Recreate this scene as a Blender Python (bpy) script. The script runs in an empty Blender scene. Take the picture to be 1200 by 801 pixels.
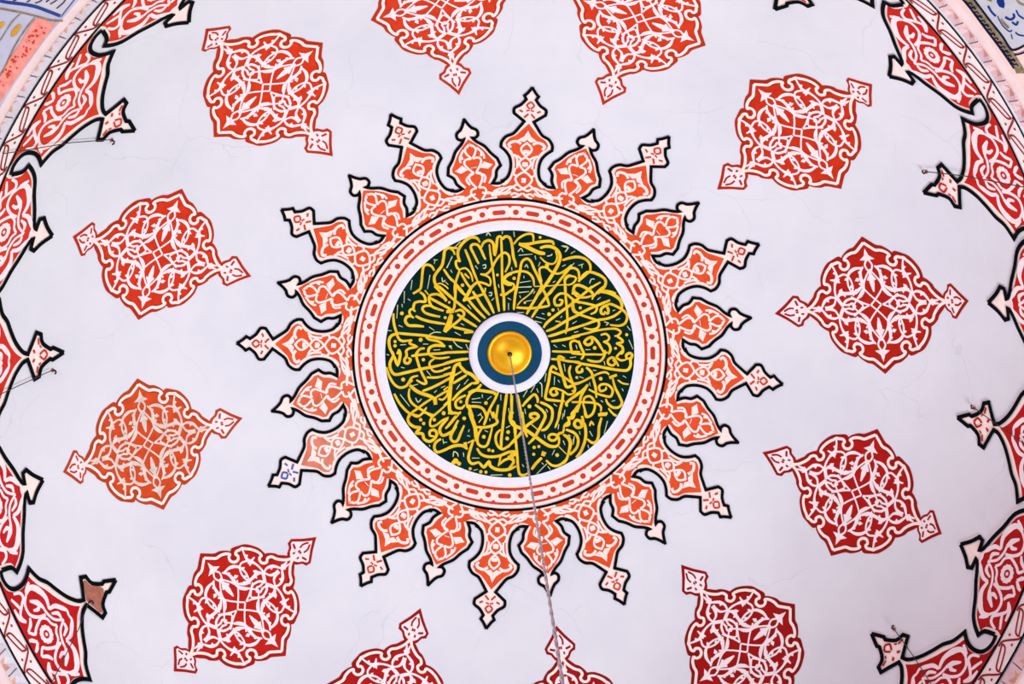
import bpy, math, random
from math import sin, cos, pi, radians as rad, degrees as deg, sqrt, atan2, hypot
from mathutils import Vector, Matrix
from mathutils.geometry import delaunay_2d_cdt

# ------------------------------------------------------------------ camera
R = 6.0            # dome radius (m)
D = 12.0           # springing line above the camera (m)
H = D + 1.5        # springing line above the floor (m)
FPX, EX, EY, RA, RB = 1436.16, -0.381528, -2.355732, -0.121275, 0.0229737
ROT = Matrix.Rotation(RA, 3, 'X') @ Matrix.Rotation(RB, 3, 'Y')
CAM = Vector((EX, EY, -D))                 # relative to the springing centre
scene = bpy.context.scene
col = scene.collection
cam_data = bpy.data.cameras.new('camera')
cam_data.sensor_width = 36.0
cam_data.lens = 36.0 * FPX / 1200.0
cam_data.clip_end = 200
cam = bpy.data.objects.new('camera', cam_data)
r3 = Matrix((ROT @ Vector((1, 0, 0)), -(ROT @ Vector((0, 1, 0))), -(ROT @ Vector((0, 0, 1))))).transposed()
cam.matrix_world = Matrix.Translation(CAM + Vector((0, 0, H))) @ r3.to_4x4()
col.objects.link(cam)
scene.camera = cam

# ------------------------------------------------------------------ light
world = bpy.data.worlds.new('world')
scene.world = world
world.use_nodes = True
world.node_tree.nodes['Background'].inputs[0].default_value = (0.96, 0.965, 1.0, 1)
world.node_tree.nodes['Background'].inputs[1].default_value = 0.14


def added_light(name, loc, target, size, color, power):
    l = bpy.data.lights.new(name, 'AREA')
    l.shape = 'RECTANGLE'
    l.size, l.size_y = size
    l.color = color
    l.energy = power
    o = bpy.data.objects.new(name, l)
    o.location = loc
    o.rotation_euler = (Vector(target) - Vector(loc)).to_track_quat('-Z', 'Y').to_euler()
    col.objects.link(o)


# area lights added out of view to brighten the dome: cool and warm side
added_light('added_light_cool', (5.8, 5.2, H - 7.5), (-2.2, -2.0, H + 4.5), (4, 4), (0.79, 0.94, 1.0), 1660)
added_light('added_light_warm', (-5.8, -3.5, H - 7.5), (3.0, 2.0, H + 4.5), (4, 4), (1.0, 0.68, 0.90), 500)
scene.view_settings.view_transform = 'Standard'
scene.view_settings.look = 'None'
scene.view_settings.exposure = 0.0
scene.view_settings.gamma = 1.0
scene.view_settings.use_curve_mapping = False


# ------------------------------------------------------------------ geometry helpers
def ray(x, y):
    d = ROT @ Vector(((x - 600.0) / FPX, (y - 400.5) / FPX, 1.0))
    return d.normalized()


def cast(x, y, radius=R, centre=Vector((0, 0, 0))):
    """pixel -> point on a sphere of the building (relative to the springing centre)"""
    d = ray(x, y)
    o = CAM - centre
    b = d.dot(o)
    c = o.dot(o) - radius * radius
    return o + d * (-b + sqrt(max(b * b - c, 0))) + centre


def project(p):
    q = ROT.transposed() @ (p - CAM)
    return (q.x / q.z * FPX + 600.0, q.y / q.z * FPX + 400.5)


def polar(p):
    return atan2(hypot(p.x, p.y), p.z), atan2(p.y, p.x)


def on_dome(th, ph, r=R):
    return Vector((r * sin(th) * cos(ph), r * sin(th) * sin(ph), r * cos(th)))


LAYER = 0.004


def smooth(pts, closed=False, n=4):
    """Catmull-Rom"""
    if len(pts) < 3:
        return [tuple(p) for p in pts]
    m = len(pts)
    out = []
    segs = m if closed else m - 1
    for i in range(segs):
        if closed:
            p0, p1, p2, p3 = pts[(i - 1) % m], pts[i], pts[(i + 1) % m], pts[(i + 2) % m]
        else:
            p0, p1, p2, p3 = pts[max(i - 1, 0)], pts[i], pts[i + 1], pts[min(i + 2, m - 1)]
        for k in range(n):
            t = k / n
            t2, t3 = t * t, t * t * t
            out.append(tuple(0.5 * ((2 * p1[j]) + (-p0[j] + p2[j]) * t + (2 * p0[j] - 5 * p1[j] + 4 * p2[j] - p3[j]) * t2 +
                                    (-p0[j] + 3 * p1[j] - 3 * p2[j] + p3[j]) * t3) for j in (0, 1)))
    if not closed:
        out.append(tuple(pts[-1]))
    return out


def soften(pts, corners=(), n=3, closed=False):
    """smooth a polyline but keep the listed corner indices sharp"""
    if not corners:
        return smooth(pts, closed, n)
    cs = sorted(set([0, len(pts) - 1]) | set(corners))
    out = []
    for a, b in zip(cs[:-1], cs[1:]):
        s = smooth(pts[a:b + 1], False, n)
        out += s[:-1]
    out.append(tuple(pts[-1]))
    return out


class Sheet:
    """flat painted shapes gathered in a 2D plane; build() maps them on a curved surface"""

    def __init__(self):
        self.v = []
        self.f = []
        self.ends = []      # vertex count after each piece, pieces lie a hair above one another

    def ribbon(self, pts, w, taper=(1, 1), closed=False, sm=4, sharp=False):
        """stroke; w is a width or a list of widths along the line"""
        n0 = len(pts)
        P = [tuple(p) for p in pts] if (sharp or sm < 2) else smooth(pts, closed, sm)
        m = len(P)
        if m < 2:
            return
        base = len(self.v)
        for i, p in enumerate(P):
            if closed:
                a, b = P[i - 1], P[(i + 1) % m]
            else:
                a, b = P[max(i - 1, 0)], P[min(i + 1, m - 1)]
            d1 = (p[0] - a[0], p[1] - a[1])
            d2 = (b[0] - p[0], b[1] - p[1])
            l1, l2 = hypot(*d1) or 1, hypot(*d2) or 1
            if l1 < 1e-9 or (not closed and i == 0):
                tx, ty = d2[0] / l2, d2[1] / l2
                mit = 1
            elif not closed and i == m - 1:
                tx, ty = d1[0] / l1, d1[1] / l1
                mit = 1
            else:
                tx, ty = d1[0] / l1 + d2[0] / l2, d1[1] / l1 + d2[1] / l2
                L = hypot(tx, ty)
                if L < 1e-6:
                    tx, ty, mit = d1[0] / l1, d1[1] / l1, 1
                else:
                    tx, ty = tx / L, ty / L
                    mit = min(1 / max(tx * d1[0] / l1 + ty * d1[1] / l1, 0.2), 1.9)
            t = i / (m - 1)
            if isinstance(w, (list, tuple)):
                k = t * (len(w) - 1)
                j = min(int(k), len(w) - 2)
                ww = w[j] + (w[j + 1] - w[j]) * (k - j)
            else:
                ww = w
                if not closed:
                    if t < 0.18:
                        ww *= taper[0] + (1 - taper[0]) * t / 0.18
                    if t > 0.82:
                        ww *= taper[1] + (1 - taper[1]) * (1 - t) / 0.18
            hx, hy = -ty * ww / 2 * mit, tx * ww / 2 * mit
            self.v.append((p[0] + hx, p[1] + hy))
            self.v.append((p[0] - hx, p[1] - hy))
        self.ends.append(len(self.v))
        for i in range(m if closed else m - 1):
            j = (i + 1) % m
            self.f.append((base + 2 * i, base + 2 * i + 1, base + 2 * j + 1, base + 2 * j))

    def dot(self, c, r, n=10, sx=1.0, ang=0.0):
        base = len(self.v)
        self.v.append(tuple(c))
        for i in range(n):
            a = 2 * pi * i / n
            x, y = r * cos(a) * sx, r * sin(a)
            self.v.append((c[0] + x * cos(ang) - y * sin(ang), c[1] + x * sin(ang) + y * cos(ang)))
        self.ends.append(len(self.v))
        for i in range(n):
            self.f.append((base, base + 1 + i, base + 1 + (i + 1) % n))

    def fill(self, pts, step=None):
        """filled outline, with inner points so that it can follow a curve"""
        P = []
        for p in pts:
            if not P or hypot(p[0] - P[-1][0], p[1] - P[-1][1]) > 1e-6:
                P.append(p)
        if hypot(P[0][0] - P[-1][0], P[0][1] - P[-1][1]) < 1e-6:
            P.pop()
        if step:
            Q = []
            for i, p in enumerate(P):
                q = P[(i + 1) % len(P)]
                L = hypot(q[0] - p[0], q[1] - p[1])
                k = max(1, int(math.ceil(L / step)))
                for j in range(k):
                    Q.append((p[0] + (q[0] - p[0]) * j / k, p[1] + (q[1] - p[1]) * j / k))
            P = Q
        n = len(P)
        V = [Vector(p) for p in P]
        if step:
            x0, x1 = min(p[0] for p in P), max(p[0] for p in P)
            y0, y1 = min(p[1] for p in P), max(p[1] for p in P)
            y = y0 + step * .5
            while y < y1:
                x = x0 + step * .5
                while x < x1:
                    if inside((x, y), P) and min(hypot(x - p[0], y - p[1]) for p in P) > step * 0.35:
                        V.append(Vector((x, y)))
                    x += step
                y += step
        vo, eo, fo, *_ = delaunay_2d_cdt(V, [], [list(range(n))], 1, 1e-7)
        base = len(self.v)
        self.v += [(v.x, v.y) for v in vo]
        self.ends.append(len(self.v))
        self.f += [tuple(base + i for i in f) for f in fo]

    def mirror(self, sx=-1, sy=1):
        """add a mirrored copy of everything"""
        base = len(self.v)
        self.v += [(x * sx, y * sy) for x, y in self.v]
        self.ends += [base + e for e in self.ends]
        self.f += [tuple(base + i for i in reversed(f)) for f in list(self.f)]

    def build(self, name, mat, fn, anchor, parent=None, color=None, frame=None):
        """fn maps a plane point to a point in space (relative to the springing centre)"""
        me = bpy.data.meshes.new(name)
        inv = frame.inverted() if frame is not None else None
        co = []
        piece = 0
        for vi, v in enumerate(self.v):
            while piece < len(self.ends) - 1 and vi >= self.ends[piece]:
                piece += 1
            p = fn(v) * (1 - 2.4e-5 * (piece % 12)) + Vector((0, 0, H))
            co.append(inv @ p if inv is not None else p - anchor)
        me.from_pydata(co, [], self.f)
        me.polygons.foreach_set('use_smooth', [True] * len(me.polygons))
        me.update()
        me.materials.append(mat)
        o = bpy.data.objects.new(name, me)
        col.objects.link(o)
        if frame is not None:
            pass
        if parent is not None:
            o.parent = parent
        elif frame is not None:
            o.matrix_world = frame
        else:
            o.location = anchor
        if color:
            o.color = color
        return o


def inside(p, P):
    x, y = p
    c = False
    j = len(P) - 1
    for i in range(len(P)):
        xi, yi = P[i]
        xj, yj = P[j]
        if (yi > y) != (yj > y) and x < (xj - xi) * (y - yi) / (yj - yi) + xi:
            c = not c
        j = i
    return c


def mesh_obj(name, verts, faces, mat, parent=None, loc=None, flat=False):
    me = bpy.data.meshes.new(name)
    me.from_pydata(verts, [], faces)
    me.polygons.foreach_set('use_smooth', [not flat] * len(me.polygons))
    me.update()
    me.materials.append(mat)
    o = bpy.data.objects.new(name, me)
    col.objects.link(o)
    if parent is not None:
        o.parent = parent
    if loc is not None:
        o.location = loc
    return o


def empty(name, loc, frame=None):
    o = bpy.data.objects.new(name, None)
    o.empty_display_size = 0.2
    col.objects.link(o)
    if frame is not None:
        o.matrix_world = frame
    else:
        o.location = loc
    return o


def tag(o, label, cat, group=None, kind=None):
    o['label'] = label
    if cat:
        o['category'] = cat
    if group:
        o['group'] = group
    if kind:
        o['kind'] = kind
    return o


def tube(path, rad_, n=8):
    """tube along 3D points -> verts, faces"""
    V, F = [], []
    m = len(path)
    for i, p in enumerate(path):
        t = (path[min(i + 1, m - 1)] - path[max(i - 1, 0)]).normalized()
        a = t.cross(Vector((0.3, 0.9, 0.2))).normalized()
        b = t.cross(a)
        r = rad_[i] if isinstance(rad_, (list, tuple)) else rad_
        for k in range(n):
            w = 2 * pi * k / n
            V.append(p + a * cos(w) * r + b * sin(w) * r)
    for i in range(m - 1):
        for k in range(n):
            F.append((i * n + k, i * n + (k + 1) % n, (i + 1) * n + (k + 1) % n, (i + 1) * n + k))
    F.append(tuple(range(n))[::-1])
    F.append(tuple((m - 1) * n + k for k in range(n)))
    return V, F


# ------------------------------------------------------------------ materials
def srgb(r, g, b):
    f = lambda c: c / 12.92 if c <= 0.04045 else ((c + 0.055) / 1.055) ** 2.4
    return (f(r / 255), f(g / 255), f(b / 255), 1)


def paint(name, rgb, rough=0.75, vary=0.12, scale=9.0, obj_color=False, metallic=0.0, spec=0.12):
    m = bpy.data.materials.new(name)
    m.use_nodes = True
    nt = m.node_tree
    b = nt.nodes['Principled BSDF']
    b.inputs['Roughness'].default_value = rough
    b.inputs['Metallic'].default_value = metallic
    b.inputs['Specular IOR Level'].default_value = spec
    tc = nt.nodes.new('ShaderNodeNewGeometry')
    no = nt.nodes.new('ShaderNodeTexNoise')
    no.inputs['Scale'].default_value = scale
    no.inputs['Detail'].default_value = 4
    nt.links.new(tc.outputs['Position'], no.inputs['Vector'])
    mr = nt.nodes.new('ShaderNodeMapRange')
    mr.inputs[1].default_value = 0.3
    mr.inputs[2].default_value = 0.7
    mr.inputs[3].default_value = 1 - vary
    mr.inputs[4].default_value = 1 + vary * 0.6
    nt.links.new(no.outputs[0], mr.inputs[0])
    mx = nt.nodes.new('ShaderNodeVectorMath')
    mx.operation = 'SCALE'
    if obj_color:
        oi = nt.nodes.new('ShaderNodeObjectInfo')
        ml = nt.nodes.new('ShaderNodeVectorMath')
        ml.operation = 'MULTIPLY'
        ml.inputs[1].default_value = rgb[:3]
        nt.links.new(oi.outputs['Color'], ml.inputs[0])
        nt.links.new(ml.outputs[0], mx.inputs[0])
    else:
        mx.inputs[0].default_value = rgb[:3]
    nt.links.new(mr.outputs[0], mx.inputs['Scale'])
    nt.links.new(mx.outputs[0], b.inputs['Base Color'])
    return m


M_RED = paint('red_paint', (1, 1, 1), obj_color=True, vary=0.14)
M_CREAM = paint('cream_paint', srgb(255, 236, 224), vary=0.05)
M_PINKWHITE = paint('pink_white_paint', srgb(252, 236, 234), vary=0.05)
M_BLACK = paint('black_paint', srgb(8, 11, 14), vary=0.2, rough=0.8, spec=0.05)
M_ORANGE = paint('orange_paint', (1, 1, 1), obj_color=True, vary=0.16, scale=7)
M_DARKRED = paint('dark_red_paint', srgb(158, 36, 36), vary=0.15)
M_RINGRED = paint('ring_red_paint', srgb(206, 66, 44), vary=0.14)
M_WHITE = paint('white_paint', srgb(236, 236, 244), vary=0.03)
M_GREEN = paint('dark_green_paint', srgb(4, 38, 36), vary=0.4, scale=3.5, rough=0.8, spec=0.05)
M_TEAL = paint('teal_paint', srgb(4, 70, 104), vary=0.15, rough=0.6)
M_GOLDPAINT = paint('gold_paint', srgb(246, 202, 38), vary=0.2, scale=6)
M_MARK = paint('pale_gold_paint', srgb(214, 216, 150), vary=0.12, scale=6)
M_GOLD = paint('gilded_metal', srgb(255, 190, 20), vary=0.06, rough=0.35, metallic=0.55, spec=0.5)
M_IRON = paint('dark_iron', srgb(70, 62, 58), vary=0.2, rough=0.5, metallic=0.4)
M_CABLE = paint('grey_cable', srgb(190, 182, 180), vary=0.4, scale=30, rough=0.6)
M_CORNICE = paint('cornice_plaster', (1, 1, 1), vary=0.07, scale=5, obj_color=True)
M_BAND = paint('border_cream', srgb(252, 240, 234), vary=0.05)
M_BLUE = paint('blue_tile_glaze', srgb(24, 52, 130), vary=0.25, scale=14, rough=0.3)
M_NAVY = paint('navy_tile_glaze', srgb(18, 24, 52), vary=0.25, scale=14, rough=0.3)
M_TILE = paint('white_tile_glaze', srgb(196, 194, 198), vary=0.08, scale=10, rough=0.3)
M_OCHRE = paint('ochre_paint', srgb(206, 152, 40), vary=0.2)
M_OLIVE = paint('olive_paint', srgb(146, 128, 96), vary=0.4, scale=20)
M_GREYSTONE = paint('grey_painted_plaster', srgb(186, 190, 204), vary=0.12, scale=5)
M_SALMON = paint('salmon_paint', srgb(240, 150, 132), vary=0.2, scale=16)
M_ROSE = paint('rose_plaster', srgb(242, 204, 196), vary=0.08, scale=8)
M_BROWN = paint('brown_bare_plaster', srgb(178, 112, 92), vary=0.25, scale=12)
M_GREYLINE = paint('grimy_white_paint', srgb(234, 214, 198), vary=0.18, scale=12)
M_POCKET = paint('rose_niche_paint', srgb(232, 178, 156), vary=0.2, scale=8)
M_COBALT = paint('cobalt_paint', srgb(70, 96, 190), vary=0.2)


def plaster_material():
    m = bpy.data.materials.new('white_plaster')
    m.use_nodes = True
    nt = m.node_tree
    N, L = nt.nodes, nt.links
    b = N['Principled BSDF']
    b.inputs['Roughness'].default_value = 0.85
    b.inputs['Specular IOR Level'].default_value = 0.2
    g = N.new('ShaderNodeNewGeometry')
    n1 = N.new('ShaderNodeTexNoise')
    n1.inputs['Scale'].default_value = 0.55
    n1.inputs['Detail'].default_value = 6
    n1.inputs['Roughness'].default_value = 0.62
    L.new(g.outputs['Position'], n1.inputs['Vector'])
    r1 = N.new('ShaderNodeValToRGB')
    r1.color_ramp.elements[0].position = 0.3
    r1.color_ramp.elements[0].color = srgb(218, 219, 224)
    r1.color_ramp.elements[1].position = 0.62
    r1.color_ramp.elements[1].color = srgb(228, 229, 232)
    L.new(n1.outputs[0], r1.inputs[0])
    # fine cracks: warped cell edges, only in patches
    n2 = N.new('ShaderNodeTexNoise')
    n2.inputs['Scale'].default_value = 1.7
    n2.inputs['Detail'].default_value = 5
    L.new(g.outputs['Position'], n2.inputs['Vector'])
    mixv = N.new('ShaderNodeMix')
    mixv.data_type = 'VECTOR'
    mixv.inputs['Factor'].default_value = 0.33
    L.new(g.outputs['Position'], mixv.inputs[4])
    L.new(n2.outputs['Color'], mixv.inputs[5])
    vo = N.new('ShaderNodeTexVoronoi')
    vo.feature = 'DISTANCE_TO_EDGE'
    vo.inputs['Scale'].default_value = 0.95
    L.new(mixv.outputs[1], vo.inputs['Vector'])
    cr = N.new('ShaderNodeMapRange')
    cr.inputs[1].default_value = 0.0
    cr.inputs[2].default_value = 0.006
    cr.inputs[3].default_value = 1.0
    cr.inputs[4].default_value = 0.0
    L.new(vo.outputs['Distance'], cr.inputs[0])
    n3 = N.new('ShaderNodeTexNoise')
    n3.inputs['Scale'].default_value = 0.8
    n3.inputs['Detail'].default_value = 2
    L.new(g.outputs['Position'], n3.inputs['Vector'])
    pm = N.new('ShaderNodeMapRange')
    pm.inputs[1].default_value = 0.5
    pm.inputs[2].default_value = 0.62
    pm.inputs[3].default_value = 0.0
    pm.inputs[4].default_value = 0.22
    L.new(n3.outputs[0], pm.inputs[0])
    mu = N.new('ShaderNodeMath')
    mu.operation = 'MULTIPLY'
    L.new(cr.outputs[0], mu.inputs[0])
    L.new(pm.outputs[0], mu.inputs[1])
    mc = N.new('ShaderNodeMix')
    mc.data_type = 'RGBA'
    L.new(mu.outputs[0], mc.inputs['Factor'])
    L.new(r1.outputs[0], mc.inputs[6])
    mc.inputs[7].default_value = srgb(170, 165, 180)
    L.new(mc.outputs[2], b.inputs['Base Color'])
    bp = N.new('ShaderNodeBump')
    bp.inputs['Strength'].default_value = 0.12
    bp.inputs['Distance'].default_value = 0.05
    n4 = N.new('ShaderNodeTexNoise')
    n4.inputs['Scale'].default_value = 2.2
    n4.inputs['Detail'].default_value = 6
    L.new(g.outputs['Position'], n4.inputs['Vector'])
    L.new(n4.outputs[0], bp.inputs['Height'])
    L.new(bp.outputs[0], b.inputs['Normal'])
    return m


M_PLASTER = plaster_material()

# ------------------------------------------------------------------ the dome shell
TH_RI, TH_RO = rad(80.75), rad(83.75)


def lathe(name, profile, mat, nseg=384, parent=None, loc=(0, 0, 0)):
    V, F = [], []
    for r, z in profile:
        for k in range(nseg):
            a = 2 * pi * k / nseg
            V.append((r * cos(a), r * sin(a), z))
    for i in range(len(profile) - 1):
        for k in range(nseg):
            F.append((i * nseg + k, i * nseg + (k + 1) % nseg, (i + 1) * nseg + (k + 1) % nseg, (i + 1) * nseg + k))
    return mesh_obj(name, V, F, mat, parent, loc)


prof = [(R * sin(rad(t)), R * cos(rad(t))) for t in [0.05] + [84.0 * i / 96 for i in range(1, 97)]]
outer = [((R + .35) * sin(rad(t)), (R + .35) * cos(rad(t))) for t in [84.0 * i / 24 for i in range(24, 0, -1)] + [0.05]]
dome = lathe('ceiling', prof + outer, M_PLASTER, loc=(0, 0, H))
dome['kind'] = 'structure'
dome['label'] = 'white plastered dome with fine cracks'

# painted border at the foot of the dome
S = lambda th0, th1, n: [(R * 1.0 * sin(th0 + (th1 - th0) * i / n), R * cos(th0 + (th1 - th0) * i / n)) for i in range(n + 1)]


def dome_ring(name, t0, t1, layer, mat, parent=None, nseg=384):
    rr = R - LAYER * layer
    n = max(2, int(abs(t1 - t0) / 0.015))
    p = [(rr * sin(t0 + (t1 - t0) * i / n), rr * cos(t0 + (t1 - t0) * i / n)) for i in range(n + 1)]
    return lathe(name, p, mat, nseg, parent, None if parent is not None else (0, 0, H))


trim1 = dome_ring('trim_1', TH_RI, TH_RO, 1, M_BAND)
trim1['kind'] = 'structure'
trim1['label'] = 'cream painted border with dark red meander at the foot of the dome'
d1 = rad(0.16)
dome_ring('border_line', TH_RI - d1, TH_RI + d1, 3, M_BLACK, trim1)
dome_ring('border_line', TH_RO - d1, TH_RO + d1, 3, M_BLACK, trim1)
NM = 84
mm = Sheet()
tw = 2 * pi / NM * R       # motif length
y0 = R * (TH_RI + TH_RO) / 2
# one link: a slanting hairpin loop and a diagonal bar
mm.ribbon([(-.295 * tw, -.085), (-.22 * tw, -.078), (.10 * tw, -.022), (.27 * tw, .022), (.295 * tw, .085), (.22 * tw, .078), (-.10 * tw, .022), (-.27 * tw, -.022)], .024, sm=3, closed=True)
mm.ribbon([(.27 * tw, .118), (.36 * tw, .105), (.62 * tw, -.095), (.80 * tw, -.118)], .026, sm=3)
mm.dot((.40 * tw, -.055), .017)
mm.dot((.57 * tw, .055), .017)
motif_mesh = None
for k in range(NM):
    a = 2 * pi * (k + 0.3) / NM
    if motif_mesh is None:
        fn = lambda v: on_dome((v[1] + y0) / R, v[0] / R, R - 2 * LAYER)
        o = mm.build('meander_motif', M_DARKRED, fn, Vector((0, 0, H)), trim1)
        motif_mesh = o.data
    else:
        o = bpy.data.objects.new('meander_motif', motif_mesh)
        col.objects.link(o)
        o.parent = trim1
    o.rotation_euler = (0, 0, a)

# ------------------------------------------------------------------ sunburst rosette round the apex
APEX = Vector((0, 0, H + R))
BIG0, SMALL0 = rad(4.1), rad(19.3)          # azimuth of the first long / short ray
C_RAY = srgb(232, 84, 40)
C_FADED = srgb(224, 132, 104)
C_PALE = srgb(226, 106, 70)

sun = empty('sunburst_rosette', APEX)
tag(sun, 'large orange red sunburst with 24 rays round a dark green disc of gold calligraphy', 'ceiling painting')


def px_fn(layer):
    return lambda v: cast(v[0], v[1], R - LAYER * layer)


# calligraphy disc
TH_DISC, TH_CIRC = rad(17.66), rad(22.28)
disc = lathe('inscription_disc', [((R - LAYER) * sin(TH_DISC * i / 24 + 1e-4), (R - LAYER) * cos(TH_DISC * i / 24 + 1e-4) - R) for i in range(25)],
             M_GREEN, 192, sun)
disc['label'] = 'dark green disc'

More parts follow.
